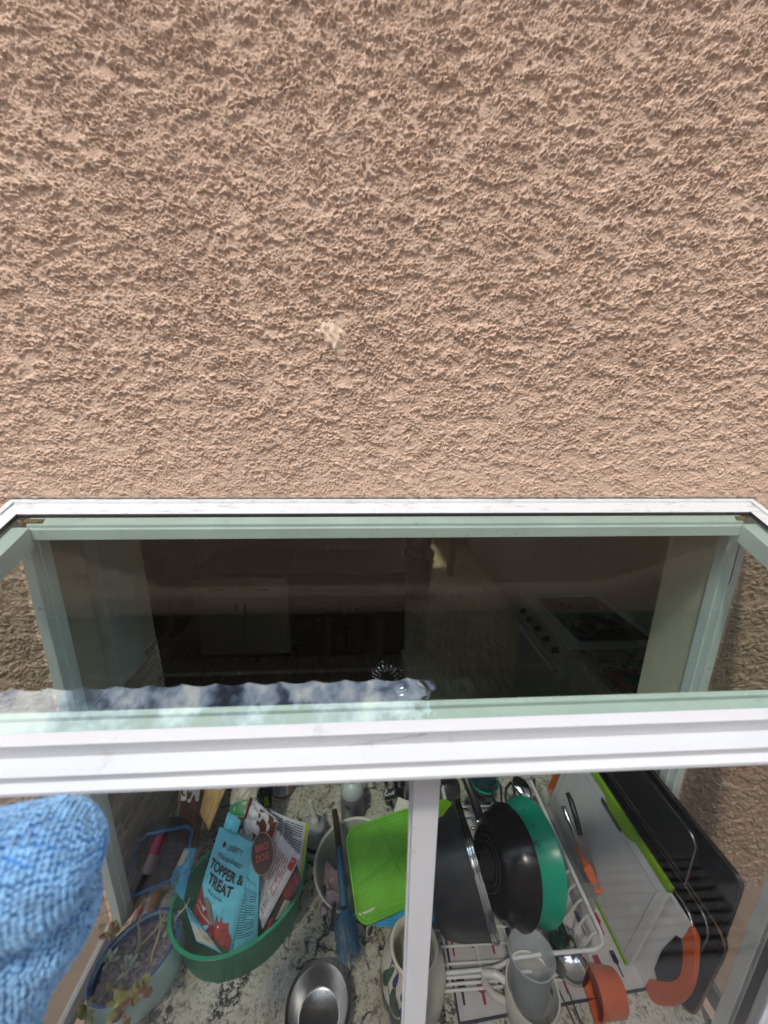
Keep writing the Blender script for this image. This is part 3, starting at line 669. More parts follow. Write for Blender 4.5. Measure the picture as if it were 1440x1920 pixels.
def rosette(p, nleaf, L, mat, name='leaf'):
    for k in range(nleaf):
        a = k*2.399; e = .25+.9*k/nleaf; b_ = MB(); leaf(b_, p, (math.cos(a)*math.cos(e), math.sin(a)*math.cos(e), math.sin(e)), L*(1-.4*k/nleaf), L*.2)
        b_.build(name, mat, pl, smooth=True)
rosette((-0.5560, -0.0892, 1.0200), 16, .032, pale_leaf); rosette((-0.6625, -0.1424, 1.0200), 9, .026, pale_leaf); rosette((-0.6124, -0.1525, 1.0150), 10, .026, pale_leaf)
# jade sprigs spilling over the front edge
def sprig(pts, nl, seed):
    rnd = random.Random(seed); pts = [V(p) for p in pts]
    MB().tube(pts, .0026, 6).build('jade_stem', dead_stem, pl, smooth=True)
    for k in range(nl):
        t_ = (k+.5)/nl*(len(pts)-1); i = min(int(t_), len(pts)-2); p = pts[i].lerp(pts[i+1], t_-i)
        b_ = MB(); leaf(b_, p, (rnd.uniform(-1, 1), rnd.uniform(-1.2, .4), rnd.uniform(-.3, 1)), rnd.uniform(.018, .03), rnd.uniform(.006, .009), .4)
        b_.build('jade_leaf', jade if rnd.random() < .6 else jade_red, pl, smooth=True)
sprig([(-0.6223, -0.1923, 1.0300), (-0.5840, -0.2056, 1.0450), (-0.5555, -0.2040, 1.0450), (-0.5430, -0.1966, 1.0400)], 16, 1)
sprig([(-0.6141, -0.1964, 1.0300), (-0.5865, -0.2199, 1.0400), (-0.5783, -0.2263, 1.0200), (-0.5669, -0.2395, 1.0000)], 15, 2)
sprig([(-0.6389, -0.1947, 1.0200), (-0.6455, -0.2090, 1.0200), (-0.6614, -0.2144, 1.0000), (-0.6696, -0.2303, 0.9800)], 9, 5)
sprig([(-0.7004, -0.0620, 0.9800), (-0.6919, -0.0872, 1.0100), (-0.6864, -0.1063, 1.0200)], 6, 8)

# clear blue-rimmed bin leaning against the mosaic with a magenta labelled tube inside
bb_ = thing('storage_box', 'clear smoky plastic box with a blue rim leaning beside the mosaic tiles', 'plastic box', (-0.6693, 0.0275, 0.9200))
A, B_, C_, D_ = [V(q) for q in ((-0.6905, 0.0460, 1.1200), (-0.5716, 0.0880, 1.0900), (-0.5699, 0.0128, 1.0200), (-0.7413, 0.0030, 0.9500))]
def bx(u, v): return A.lerp(B_, u).lerp(D_.lerp(C_, u), v)
nrm = (B_-A).cross(D_-A).normalized(); nrm = nrm if nrm.z > 0 else -nrm
pl4 = [A, B_, C_, D_]
rim = [q for k in range(4) for q in (pl4[k].lerp(pl4[(k+1) % 4], .12), pl4[k].lerp(pl4[(k+1) % 4], .88))]
MB().tube(rim+[rim[0]], .0042, 8).build('rim', blue_rim, bb_, smooth=True)
mb = MB(); dn = -nrm*.05
inn = [q.lerp((A+C_)/2, .14)+dn for q in rim]; nn = len(rim)
mb.add(rim+inn, [(i, (i+1) % nn, nn+(i+1) % nn, nn+i) for i in range(nn)]+[tuple(range(nn, 2*nn))]); mb.build('tray', smoke_pl, bb_)
tb_ = thing('product_tube', 'small tube with a magenta label lying in the blue-rimmed box', 'tube', (-0.6973, 0.0804, 0.9800))
MB().tube([bx(.42, .05)-nrm*.02, bx(.42, .35)-nrm*.02, bx(.36, .75)-nrm*.02], [.010, .016, .018], 14).build('tube_body', M('tube_mauve', (.20, .17, .20), .3), tb_, smooth=True)
MB().tube([bx(.415, .10)-nrm*.018, bx(.39, .42)-nrm*.018], [.0128, .0175], 14, False).build('label', purple_lbl, tb_, smooth=True)
def onlabel(u, v): return bx(.33+.14*u, .12+.28*v)+nrm*.0
# little kitchen clips on the stone
for i, (p, col, lb) in enumerate((((-0.6877, -0.0088, 0.9260), ink_red, 'tiny red pick lying on the granite by the planter'), ((-0.6574, 0.0088, 0.9320), amber_liquid, 'small amber bead cap on the granite behind the planter'))):
    o = MB().tube([V(p)+V((-.0, -.018, 0)), V(p), V(p)+V((.004, .02, .006))], [.001, .006, .001] if i == 0 else [.011, .012, .011], 10).build('pick' if i == 0 else 'bottle_cap', col, None, smooth=True)
    tag(o, lb, 'pick' if i == 0 else 'cap')

# green oval tub with pet treat bags
TC = V((-.400, -.03, CT)); td = V((.165, .062, 0)).normalized()
tub = thing('plastic_tub', 'translucent green oval tub full of pet treat bags', 'tub', TC)
tp = dict(n=64, sx=1.29, sy=1.0, ref=td)
MB().lathe([(.001, .002), (.108, .002), (.114, .008), (.127, .122), (.125, .122), (.112, .010), (.001, .004)], TC, **tp).build('tub_wall', tub_green, tub, smooth=True)
MB().lathe([(.125, .119), (.130, .121), (.130, .126), (.1245, .126), (.1235, .121)], TC, **tp).build('rim', tub_rim, tub, smooth=True)

def pouch(name, label, c, mat, thick=.02, cat='bag', wr=.003, seed=0, top=.15, parent=None, nu=36, nv=48, curl=0.):
    """soft pouch between corner points c = TL, TR, BR, BL; returns the thing and its front surface"""
    TL, TR, BR, BL = [V(q) for q in c]
    n_ = (TR-TL).cross(BL-TL).normalized()
    if n_.dot(CAM-(TL+BR)/2) < 0: n_ = -n_
    ez = V((seed*3.1, seed*1.7, 0))
    def mid(u, v): return TL.lerp(TR, u).lerp(BL.lerp(BR, u), v)
    def bulge(u, v):
        uu = max(0, min(1, u)); vv = max(0, min(1, v))
        return thick*(math.sin(math.pi*uu)**.55)*(top+(1-top)*min(1, vv*1.6))*(1 if vv < .93 else max(0, (1-vv)/.07)**.5)
    def front(u, v, off=.0009):
        w_ = wr*noise.noise(V((u*4, v*6, 0))+ez)+wr*.6*noise.noise(V((u*9+v*5, v*10, 5))+ez)+.35*wr*abs(noise.noise(V((u*20+v*8, v*16-u*6, 9))+ez))
        return mid(u, v)+n_*(bulge(u, v)+w_*(min(1, 6*u, 6*(1-u)) if 0 < u < 1 else 0)+off+curl*(u-.5)**2)
    def back(u, v): return mid(u, v)-n_*(bulge(u, v)*.7)
    b_ = MB(); b_.grid(lambda u, v: front(u, v, 0), nu, nv); b_.grid(lambda u, v: back(u, v), nu, nv)
    t_ = thing(name, label, cat, (BL+BR)/2, parent)
    m = bpy.data.meshes.new('pouch_body'); m.from_pydata(b_.v, [], b_.f)
    bm = bmesh.new(); bm.from_mesh(m); bmesh.ops.remove_doubles(bm, verts=bm.verts, dist=.0004); bmesh.ops.recalc_face_normals(bm, faces=bm.faces); bm.to_mesh(m); bm.free()
    place('pouch_body', m, mat, t_, smooth=True, angle=60)
    return t_, front
GB = 'pet treat bags standing in the green tub'
# second blue bag behind / beside
t2, f2 = pouch('treat_bag', 'pale blue bag showing only its blank top corner behind the lettered blue bag', ((-0.4339, 0.0164, 1.2300), (-0.3970, 0.0012, 1.2200), (-0.4361, -0.0407, 1.1000), (-0.4738, -0.0390, 1.1000)), bag_blue, .008, seed=2, parent=GB)
t3, f3 = pouch('treat_bag', 'blue bag side panel printed with rows of fine dark text', ((-0.3661, -0.0443, 1.1650), (-0.3351, -0.0750, 1.1500), (-0.3390, -0.1154, 0.9950), (-0.3991, -0.1349, 0.9950)), bag_blue, .008, seed=3, parent=GB)
text_on(f3, 'TOPPER & TREAT', .12, .20, .032, ink_teal, t3, width=.78); lines_on(f3, .1, .28, .9, .86, 20, ink_teal, t3, fill=.42, seed=4)
t4, f4 = pouch('treat_bag', 'blue and clear bag slumped over the left edge of the tub', ((-0.5554, 0.0108, 1.1200), (-0.5245, 0.0093, 1.1200), (-0.5312, -0.0613, 1.0500), (-0.5830, -0.0244, 1.0650)), bag_blue_deep, .012, seed=5, parent=GB)
patch_on(f4, [(.02, .05), (.5, .03), (.45, .35), (.03, .5)], bag_beige, t4, 'pale_panel'); lines_on(f4, .05, .55, .5, .95, 8, ink_teal, t4, seed=6)
# front blue bag
t1, f1 = pouch('treat_bag', 'pale blue bag with bold black TOPPER & TREAT lettering and a red bull picture', ((-0.4514, -0.0011, 1.2050), (-0.3513, -0.0344, 1.1900), (-0.3946, -0.1381, 1.0050), (-0.5146, -0.0667, 1.0050)), bag_blue, .020, seed=1, wr=.0035, parent=GB)
text_on(f1, 'LIBERTY', .36, .140, .052, ink_teal, t1, width=.40, bold=.01); patch_on(f1, [(.24, .095), (.30, .095), (.32, .12), (.29, .155), (.23, .15)], ink, t1, 'bull_emblem', 1)
text_on(f1, 'FREEZE-DRIED', .20, .245, .036, ink_teal, t1, width=.62, bold=.02)
text_on(f1, 'TOPPER &', .08, .385, .092, ink, t1, width=.86, bold=.03); text_on(f1, 'TREAT', .16, .51, .095, ink, t1, width=.62, bold=.03)
text_on(f1, 'Beef Recipe', .25, .585, .034, ink_teal, t1, width=.36)
patch_on(f1, [(.02, .62), (.10, .63), (.24, .70), (.40, .76), (.58, .80), (.70, .84), (.98, .86), (.98, .99), (.60, .995), (.02, .99)], barn_red, t1, 'red_hill')
patch_on(lambda u, v: f1(u, v, .0012), [(.20, .66), (.30, .64), (.44, .68), (.58, .76), (.62, .82), (.46, .79), (.30, .73)], moss, t1, 'grey_hill')
bull = [(.60, .80), (.62, .755), (.60, .71), (.605, .685), (.635, .72), (.665, .745), (.70, .735), (.70, .70), (.715, .69), (.73, .74), (.80, .735), (.86, .72), (.84, .77), (.90, .80), (.96, .84), (.97, .97), (.80, .985), (.70, .95), (.68, .90), (.63, .86)]
patch_on(lambda u, v: f1(u, v, .0016), bull, cow_red, t1, 'bull_picture')
patch_on(lambda u, v: f1(u, v, .002), [(.602, .685), (.62, .705), (.64, .735), (.615, .73)], ink, t1, 'horn', 1); patch_on(lambda u, v: f1(u, v, .002), [(.66, .782), (.69, .775), (.70, .79), (.675, .80)], ink_white, t1, 'eye', 1)
text_on(lambda u, v: f1(u, v, .002), '100% BEEF', .08, .755, .024, ink_white, t1, width=.24); text_on(lambda u, v: f1(u, v, .002), 'SINGLE PROTEIN SOURCE', .08, .815, .020, ink_white, t1, width=.44)
# its gusset with tan base facing the viewer's left
g_, fg = pouch('treat_bag', 'blue bag folded low in the tub front with a tan base panel', ((-0.5360, -0.0550, 1.0350), (-0.5039, -0.0769, 1.0350), (-0.4070, -0.1500, 1.0320), (-0.4745, -0.1267, 1.0320)), bag_blue, .006, seed=9, parent=GB)
patch_on(fg, [(.05, .55), (.95, .55), (.95, .97), (.05, .97)], bag_base, g_, 'base_panel'); lines_on(fg, .1, .1, .8, .5, 6, ink_teal, g_, seed=3)
# maroon and white bag with a round badge
t5, f5 = pouch('treat_bag', 'silver white bag with maroon edges and a brown oval badge', ((-0.3821, 0.0400, 1.2500), (-0.2984, -0.0129, 1.2300), (-0.3464, -0.0501, 1.0900), (-0.4158, 0.0290, 1.1400)), bag_white, .012, seed=4, wr=.006, parent=GB)
patch_on(f5, [(0.0, .02), (.10, .0), (.10, .98), (.02, .98)], maroon, t5, 'maroon_edge'); patch_on(f5, [(.42, .02), (.98, .02), (.98, .62), (.5, .62)], food_brown, t5, 'food_picture'); patch_on(lambda u, v: f5(u, v, .0014), [(.86, .2), (.99, .1), (.99, .6), (.8, .62)], maroon, t5, 'maroon_band')
oc = V((-0.3309, -0.0529, 1.1850)); ov = V((-0.3292, -0.0157, 1.2000))
bd = t5
fm = frame3(oc, V((.9, .35, -.1)), ov-oc)
def badge(u, v): return fm @ V(((u-.5)*.060, (.5-v)*.088, .0035))
slab([(.026*math.cos(a*math.pi/16), .040*math.sin(a*math.pi/16)) for a in range(32)], fm, .002).build('badge_plate', M('badge_brown', (.06, .022, .013), .4), bd); MB().tube([fm @ V((.026*math.cos(a*math.pi/16), .040*math.sin(a*math.pi/16), .0025)) for a in range(33)], .0012, 6).build('badge_ring', M('badge_ring', (.34, .24, .19), .4), bd, smooth=True)
text_on(badge, 'BRO', .24, .44, .15, M('badge_letters', (.5, .07, .05), .5), bd, width=.5, bold=.03); text_on(badge, 'DOG', .24, .66, .15, MATS['badge_letters'], bd, width=.5, bold=.03)
t6, f6 = pouch('treat_bag', 'silver white bag with maroon pinstripe text and small red label', ((-0.3126, -0.0049, 1.2050), (-0.2400, -0.0450, 1.1550), (-0.3281, -0.1067, 1.0200), (-0.3613, -0.0523, 1.0950)), bag_white, .010, seed=6, wr=.006, parent=GB)
lines_on(f6, .22, .15, .85, .62, 9, ink_red, t6, fill=.35, seed=11, vert=True); patch_on(f6, [(.80, .08), (.97, .06), (.97, .22), (.82, .24)], ink_red, t6, 'red_label', 1); lines_on(f6, .3, .70, .8, .9, 7, ink, t6, fill=.3, seed=12)
t7, f7 = pouch('treat_bag', 'dark clear window bag with a maroon band low in the tub', ((-0.2519, -0.0449, 1.1300), (-0.2358, -0.0669, 1.1100), (-0.2984, -0.0910, 0.9800), (-0.3389, -0.0941, 0.9900)), bag_dark, .010, seed=7, parent=GB)
patch_on(f7, [(.05, .05), (.9, .05), (.8, .4), (.1, .4)], maroon, t7, 'maroon_band'); patch_on(f7, [(.55, .42), (.95, .4), (.95, .75), (.6, .75)], ceramic_in, t7, 'pale_panel'); patch_on(lambda u, v: f7(u, v, .0014), [(.2, .78), (.45, .72), (.5, .95), (.25, .97)], ink_red, t7, 'red_mark', 1)
# booklet
A, B_, C_, D_ = [V(q) for q in ((-0.3470, 0.0837, 1.1400), (-0.2348, 0.0546, 1.1200), (-0.2458, -0.0199, 1.0300), (-0.3402, 0.0203, 1.0700))]
bk = thing('folded_leaflet', 'white leaflet of fine print with a yellow-green edge at the tub rim', 'leaflet', C_)
nb = (B_-A).cross(D_-A).normalized(); nb = nb if nb.z > 0 else -nb
def fbk(u, v, off=.0008): return A.lerp(B_, u).lerp(D_.lerp(C_, u), v)+nb*(off+.012*math.sin(u*math.pi)*(1-v*.5))
b_ = MB(); b_.grid(lambda u, v: fbk(u, v, 0), 14, 10); b_.grid(lambda u, v: fbk(u, v, -.0012), 14, 10); b_.build('leaflet_sheet', paper, bk, smooth=True)
lines_on(fbk, .06, .06, .34, .6, 9, ink, bk, fill=.4, seed=21); lines_on(fbk, .42, .06, .86, .75, 14, ink, bk, fill=.4, seed=22); patch_on(fbk, [(.92, .0), (.999, .0), (.999, .999), (.92, .999)], yellow_edge, bk, 'edge_band')
# brown and kraft bags standing behind the tub
t8, f8 = pouch('snack_bag', 'shiny brown bag with big white lettering behind the tub', ((-0.6362, 0.1815, 1.2200), (-0.5446, 0.1863, 1.2100), (-0.5621, 0.0821, 1.0200), (-0.6379, 0.0990, 1.0100)), bag_brown, .014, seed=8, wr=.006, parent='snack bags behind the green tub')
text_on(f8, '3M', .16, .46, .20, ink_white, t8, width=.62, bold=.05); text_on(f8, 'BA', .20, .24, .12, ink_white, t8, width=.55, bold=.05); lines_on(f8, .03, .1, .14, .95, 3, ink_white, t8, fill=.3, seed=31, vert=True)
t9, f9 = pouch('snack_bag', 'tan kraft bag folded to a point with a white printed label', ((-0.5354, 0.1596, 1.2400), (-0.4606, 0.1651, 1.2300), (-0.5117, 0.0564, 1.1100), (-0.5457, 0.0826, 1.1400)), bag_kraft, .008, seed=9, parent='snack bags behind the green tub')
patch_on(f9, [(.40, .05), (.93, .05), (.80, .46), (.34, .46)], paper, t9, 'paper_label'); lines_on(lambda u, v: f9(u, v, .0014), .45, .10, .62, .40, 6, ink, t9, seed=41); lines_on(lambda u, v: f9(u, v, .0014), .68, .10, .85, .38, 6, ink, t9, seed=42)
t10, f10 = pouch('snack_bag', 'beige bag printed TOP in red above a green base', ((-0.4910, 0.2014, 1.1900), (-0.3982, 0.1974, 1.1900), (-0.3957, 0.0759, 1.1200), (-0.4662, 0.0862, 1.1200)), bag_beige, .008, seed=10, parent='snack bags behind the green tub')
text_on(f10, 'TOP', .10, .52, .17, ink_red, t10, width=.44, bold=.04, rot=-.35); text_on(f10, 'C', .58, .34, .17, ink, t10, width=.18, bold=.04, rot=-.35); patch_on(f10, [(.02, .80), (.98, .66), (.98, .98), (.02, .98)], green_card, t10, 'green_base'); patch_on(f10, [(.0, .02), (.05, .0), (.05, .6), (.0, .6)], ink_red, t10, 'red_edge', 1)
t11, f11 = pouch('snack_bag', 'black bag with green specks beside the amber jar', ((-0.4315, 0.2505, 1.1200), (-0.3822, 0.2483, 1.1200), (-0.3798, 0.1926, 1.0000), (-0.4177, 0.1943, 1.0000)), black_pl, .010, seed=12, parent='snack bags behind the green tub')
lines_on(f11, .35, .1, .6, .5, 8, lime, t11, seed=51, vert=True); patch_on(f11, [(.2, .75), (.7, .7), (.85, .9), (.3, .95)], lime, t11, 'green_print', 1)
# jar, spray bottle, soap
JP = V((-0.3734, 0.3162, 0.9200)); jr = thing('amber_jar', 'round amber glass jar with a barcode label at the window edge', 'jar', JP)
MB().lathe([(.001, 0), (.036, 0), (.040, .006), (.040, .085), (.030, .098), (.030, .112), (.001, .112)], JP, n=32).build('jar_body', amber_liquid, jr, smooth=True); 
def onjar(u, v, off=.0006): a = -2.3+1.4*u; return JP+V((math.cos(a)*(.0402+off), math.sin(a)*(.0402+off), .08-.062*v))
MB().grid(onjar, 16, 4).build('jar_label', paper, jr, smooth=True); lines_on(lambda u, v: onjar(u, v, .0012), .1, .1, .9, .9, 9, ink, jr, fill=.45, seed=61, vert=True)
SP = V((-0.2351, 0.1393, 0.9200)); sp = thing('squeeze_bottle', 'round white squeeze bottle with a pointed spout behind the tub', 'bottle', SP)
MB().lathe([(.001, 0), (.028, 0), (.034, .01), (.036, .04), (.030, .075), (.014, .088), (.012, .094)], SP, n=28).build('bottle_body', M('bottle_grey', (.40, .41, .44), .4), sp, smooth=True)
MB().lathe([(.0365, .008), (.037, .024), (.036, .026)], SP, n=28).build('base_band', ink, sp, smooth=True)
MB().lathe([(.013, .092), (.013, .104), (.009, .110)], SP, n=20).build('collar', ceramic_white, sp, smooth=True)
MB().tube([SP+V((0, 0, .105)), SP+V((-.006, .004, .125)), SP+V((-.014, .008, .160))], [.008, .010, .006], 12).build('spout', ceramic_white, sp, smooth=True)
BP = V((-0.1209, 0.2103, 0.9200)); so = thing('soap_bottle', 'grey soap pump bottle with a pale shoulder beside the faucet', 'bottle', BP)
MB().lathe([(.001, 0), (.036, 0), (.038, .004), (.038, .118)], BP, n=36).build('bottle_body', soap_grey, so, smooth=True)
MB().lathe([(.0385, .118), (.0385, .124), (.036, .138), (.026, .152), (.014, .158), (.013, .170)], BP, n=36).build('shoulder', soap_top, so, smooth=True)
MB().lathe([(.014, .168), (.014, .184), (.008, .188), (.006, .20), (.001, .20)], BP, n=20).tube([BP+V((0, 0, .20)), BP+V((0, 0, .212)), BP+V((.004, .035, .212))], .006, 10).build('pump', ceramic_white, so, smooth=True)
def onsoap(u, v, off=.0008): a = -2.45+1.6*u; return BP+V((math.cos(a)*(.038+off), math.sin(a)*(.038+off), .112-.105*v))
text_on(onsoap, 'BRS', .20, .22, .10, ink, so, width=.30, bold=.03); patch_on(onsoap, [(.18, .36), (.46, .36), (.46, .62), (.18, .62)], ceramic_in, so, 'soap_panel', 1); lines_on(onsoap, .58, .1, .92, .9, 10, ink, so, fill=.4, seed=71, vert=True); text_on(onsoap, '52', .45, .93, .08, ink_white, so, width=.14)
# faucet
FP = V((0.0393, 0.2378, 0.9200)); fa = thing('kitchen_faucet', 'steel kitchen faucet with a coiled spring neck and side lever', 'faucet', FP)
MB().lathe([(.001, 0), (.030, 0), (.030, .012), (.024, .016), (.024, .10), (.020, .11), (.001, .11)], FP, n=28).build('faucet_body', steel, fa, smooth=True)
MB().tube([FP+V((-.02, -.005, .065)), FP+V((-.055, -.012, .066))], .016, 16).build('valve', steel, fa, smooth=True)
MB().tube([FP+V((-.045, -.01, .07)), FP+V((-.047, -.016, .13))], .0065, 10).build('lever', chrome, fa, smooth=True)
arc = [FP+V((0, 0, .10)), FP+V((0, .0, .40))]
for k in range(13):
    a = math.pi*k/12; arc.append(FP+V((-.046*(1-math.cos(a)), .012*(1-math.cos(a)), .46+.10*math.sin(a))))
arc += [FP+V((-.092, .024, .36)), FP+V((-.092, .024, .26))]
MB().tube(arc, .0085, 10).build('hose', black_pl, fa, smooth=True)
# spring around the hose
L = [0.]
for i in range(1, len(arc)): L.append(L[-1]+(arc[i]-arc[i-1]).length)
def along(d):
    for i in range(1, len(arc)):
        if d <= L[i] or i == len(arc)-1:
            return arc[i-1].lerp(arc[i], max(0, min(1, (d-L[i-1])/max(1e-6, L[i]-L[i-1]))))
pts = []; tot = L[-1]; turns = 46
for k in range(turns*12):
    d = .12+(tot-.24)*k/(turns*12); p = along(d); q = (along(min(tot, d+.004))-along(max(0, d-.004))).normalized(); a_ = V((1, 0, 0)); a_ = (a_-q*a_.dot(q)).normalized(); b2 = q.cross(a_); an = 2*math.pi*k/12
    pts.append(p+(a_*math.cos(an)+b2*math.sin(an))*.0150)
MB().tube(pts, .0024, 5).build('spring', chrome, fa, smooth=True)
MB().tube([FP+V((-.092, .024, .27)), FP+V((-.092, .024, .22)), FP+V((-.092, .024, .19))], [.016, .02, .022], 16).build('spray_head', steel, fa, smooth=True)
# roll-up drain grid over the sink
dg = thing('sink_grid', 'black roll-up drying grid with steel rods over the sink', 'drying grid', (-.02, .40, CT))
for k in range(14):
    y = .338+.021*k; MB().tube([(-.34, y, CT+.006), (.20, y, CT+.006)], .0035, 6).build('rod', chrome if k % 3 == 0 else black_pl, dg, smooth=True)
for xx in (-.33, -.06, .19): MB().box((xx-.012, .333, CT+.0005), (xx+.012, .62, CT+.0022)).build('strap', black_pl, dg)
lid_ = thing('jar_cover', 'pale round jar cover lying on the sink grid behind the soap bottle', 'jar cover', (-.065, .36, CT+.01))
MB().lathe([(.001, .0), (.05, .0), (.052, .004), (.052, .010), (.047, .010), (.044, .006), (.001, .006)], (-.075, .375, CT+.0105), n=32).build('cover_disc', soap_top, lid_, smooth=True)
pc = tag(MB().box((-.055, -.04, 0), (.055, .04, .006), Matrix.Translation(V((0.0635, 0.1259, 1.0200))) @ Matrix.Rotation(R(-25), 4, 'Z') @ Matrix.Rotation(R(20), 4, 'X')).build('white_tray_card', ceramic_white, None, bevel=.002), 'small white board edge poking out behind the green plate', 'board')

# bowl with rag, brush and green plate
BW = V((-.105, .022, CT)); bw = thing('ceramic_bowl', 'white bowl with periwinkle and mustard bands holding a pink rag', 'bowl', BW)
MB().lathe([(.001, .004), (.055, .004), (.062, .0), (.066, .004), (.095, .045), (.113, .098), (.117, .102)], BW, n=56).build('bowl_outside', ceramic_white, bw, smooth=True)
MB().lathe([(.117, .102), (.114, .105), (.109, .100)], BW, n=56).build('rim', ceramic_white, bw, smooth=True)
MB().lathe([(.109, .1002), (.09, .05), (.058, .014), (.001, .010)], BW, n=56).build('bowl_inside', ceramic_in, bw, smooth=True)
def onbowl(a, h, off=.0008):
    pr = [(.066, .004), (.095, .045), (.113, .098), (.117, .102)]
    for (ra, ha), (rb, hb) in zip(pr, pr[1:]):
        if h <= hb: break
    r_ = ra+(rb-ra)*(h-ha)/(hb-ha)+off; return BW+V((r_*math.cos(a), r_*math.sin(a), h))
for k in range(14):
    a = 2*math.pi*k/14; m_ = (periwinkle, ceramic_white, periwinkle, mustard)[k % 4]
    if m_ is ceramic_white: continue
    MB().grid(lambda u, v: onbowl(a+u*.40, (.070 if m_ is periwinkle else .035)+.030*v), 6, 3).build('glaze_patch', m_, bw, smooth=True)
rg = tag(MB().grid(lambda u, v: V((-0.1666, -0.0288, 0.9950))+V((.05*(u-.5)+.018*noise.noise(V((u*3, v*3, 0))), .10*(v-.5)+.012*noise.noise(V((u*4, v*4, 7))), .018*noise.noise(V((u*5, v*7, 3)))+.022*math.sin(u*3.14)+.012*math.sin(v*14+u*6))), 26, 34).build('rag', rag_pink, None, smooth=True), 'crumpled pink and white rag lying in the bowl', 'rag')
sol = rg.modifiers.new('thick', 'SOLIDIFY'); sol.thickness = .003
br = thing('dish_brush', 'blue dish brush with a dark handle tip lying across the bowl', 'brush', (-0.1273, -0.0949, 1.0200))
MB().tube([(-0.1687, 0.0997, 1.1050), (-0.1601, 0.0665, 1.0980), (-0.1490, 0.0125, 1.0880)], [.008, .0095, .009], 12).build('handle_tip', brown_pl, br, smooth=True)
MB().tube([(-0.1490, 0.0125, 1.0880), (-0.1424, -0.0282, 1.0750), (-0.1349, -0.0645, 1.0600), (-0.1297, -0.0905, 1.0500)], [.0088, .009, .0095, .012], 12).build('handle', brush_blue, br, smooth=True)
HB, HT = V((-0.1298, -0.0899, 1.0450)), V((-0.1181, -0.1392, 0.9750))
rnd = random.Random(5); bm_ = MB()
ax_ = (HT-HB).normalized(); s1 = ax_.orthogonal().normalized(); s2 = ax_.cross(s1)
for k in range(520):
    t_ = rnd.random(); a = rnd.uniform(0, 6.28); p = HB+(HT-HB)*t_*.42; rad = s1*math.cos(a)+s2*math.sin(a)
    e = p+rad*.030*rnd.uniform(.75, 1.05)+ax_*(.030+.035*t_)*rnd.uniform(.7, 1.15)
    bm_.tube([p, p.lerp(e, .55)+rad*.004, e], [.0011, .0010, .0006], 4)
tag(bm_.build('bristles', brush_blue, br), kind='stuff')
MB().tube([HB, HB+(HT-HB)*.45], .010, 10).build('head_core', brush_blue, br, smooth=True)
cp_ = []
for k in range(120): cp_.append(V((-0.1555, -0.0815, 1.0450)).lerp(V((-0.1620, -0.0996, 0.9900)), k/119)+V((.004*math.cos(k*.9), .003*math.sin(k*.9), .003*math.sin(k*.9))))
tag(MB().tube(cp_, .0016, 5).build('coil', black_pl, None, smooth=True), 'thin black spring coil hanging beside the blue dish brush', 'coil')
# green divided plate
g0, g1, g2, g3 = [V(q) for q in ((-0.1537, 0.0271, 1.1250), (0.0633, 0.0850, 1.1250), (0.1011, -0.0537, 1.0050), (-0.0795, -0.1043, 1.0050))]
ctrp = (g0+g1+g2+g3)/4; gx = ((g1-g0)+(g2-g3)); gy = ((g0-g3)+(g1-g2)); gwid, ghei = gx.length/2, gy.length/2
gf = frame3(ctrp, gx, gy)
gp = thing('silicone_plate', 'bright green divided silicone plate propped on the bowl', 'plate', ctrp)
slab(rr_poly(gwid, ghei, .034), gf, .005).build('plate_base', sili_green, gp, smooth=True)
def loop(poly, z_): return [gf @ V((p[0], p[1], z_)) for p in poly]
for ins, rr2 in ((.002, .0035), (.010, .0016)):
    q = rr_poly(gwid-2*ins, ghei-2*ins, .032-ins*.5, 8); q = q+[q[0], q[1]]
    MB().tube(loop(q, .006), rr2, 8, False).build('plate_rim', sili_green, gp, smooth=True)
def rib(pts, name='divider'): MB().tube([gf @ V((p[0]*gwid/2, p[1]*ghei/2, .0058)) for p in pts], .0034, 6).build(name, sili_green, gp, smooth=True)
rib([(-.08, .9), (.0, .45), (.12, .02)]); rib([(-.9, -.22), (-.35, -.10), (.12, .02)]); rib([(.12, .02), (.3, -.4), (.40, -.92)]); rib([(.12, .02), (.25, .10), (.45, .10), (.9, .22)]); rib([(.9, .05), (.55, .0), (.38, -.2), (.42, -.45)])
dots = MB()
for i in range(17):
    for j in range(22):
        u_, v_ = -.86+1.72*(i+.5*(j % 2))/17, -.88+1.76*j/22
        p = V((u_*gwid/2, v_*ghei/2, .0051)); s_ = .0031
        dots.add([gf @ (p+V((-s_, 0, 0))), gf @ (p+V((0, -s_, 0))), gf @ (p+V((s_, 0, 0))), gf @ (p+V((0, s_, 0))), gf @ (p+V((0, 0, .0019)))], [(0, 1, 4), (1, 2, 4), (2, 3, 4), (3, 0, 4)])
tag(dots.build('raised_dots', sili_green, gp), kind='stuff')
# cyan ribbed plate under the green one
c0, c1_, c2_, c3_ = [V(q) for q in ((-0.0705, 0.0078, 1.0700), (0.1689, 0.0496, 1.0700), (0.1259, -0.1156, 0.9750), (-0.0575, -0.0744, 0.9820))]
cc_ = (c0+c1_+c2_+c3_)/4; cgx = (c1_-c0)+(c2_-c3_); cgy = (c0-c3_)+(c1_-c2_); cw, ch = cgx.length/2, cgy.length/2
cf = frame3(cc_, cgx, cgy)
cy_ = thing('cyan_tray', 'cyan ribbed plastic tray peeking out below the green plate', 'tray', cc_)
slab(rr_poly(cw, ch, .02), cf, .004).build('tray_base', cyan_pl, cy_, smooth=True)
for k in range(3):
    q = rr_poly(cw-.004-.012*k, ch-.004-.012*k, .02-.004*k, 6); MB().tube([cf @ V((p[0], p[1], .005)) for p in q+[q[0]]], .0022, 6, False).build('rib', cyan_pl, cy_, smooth=True)
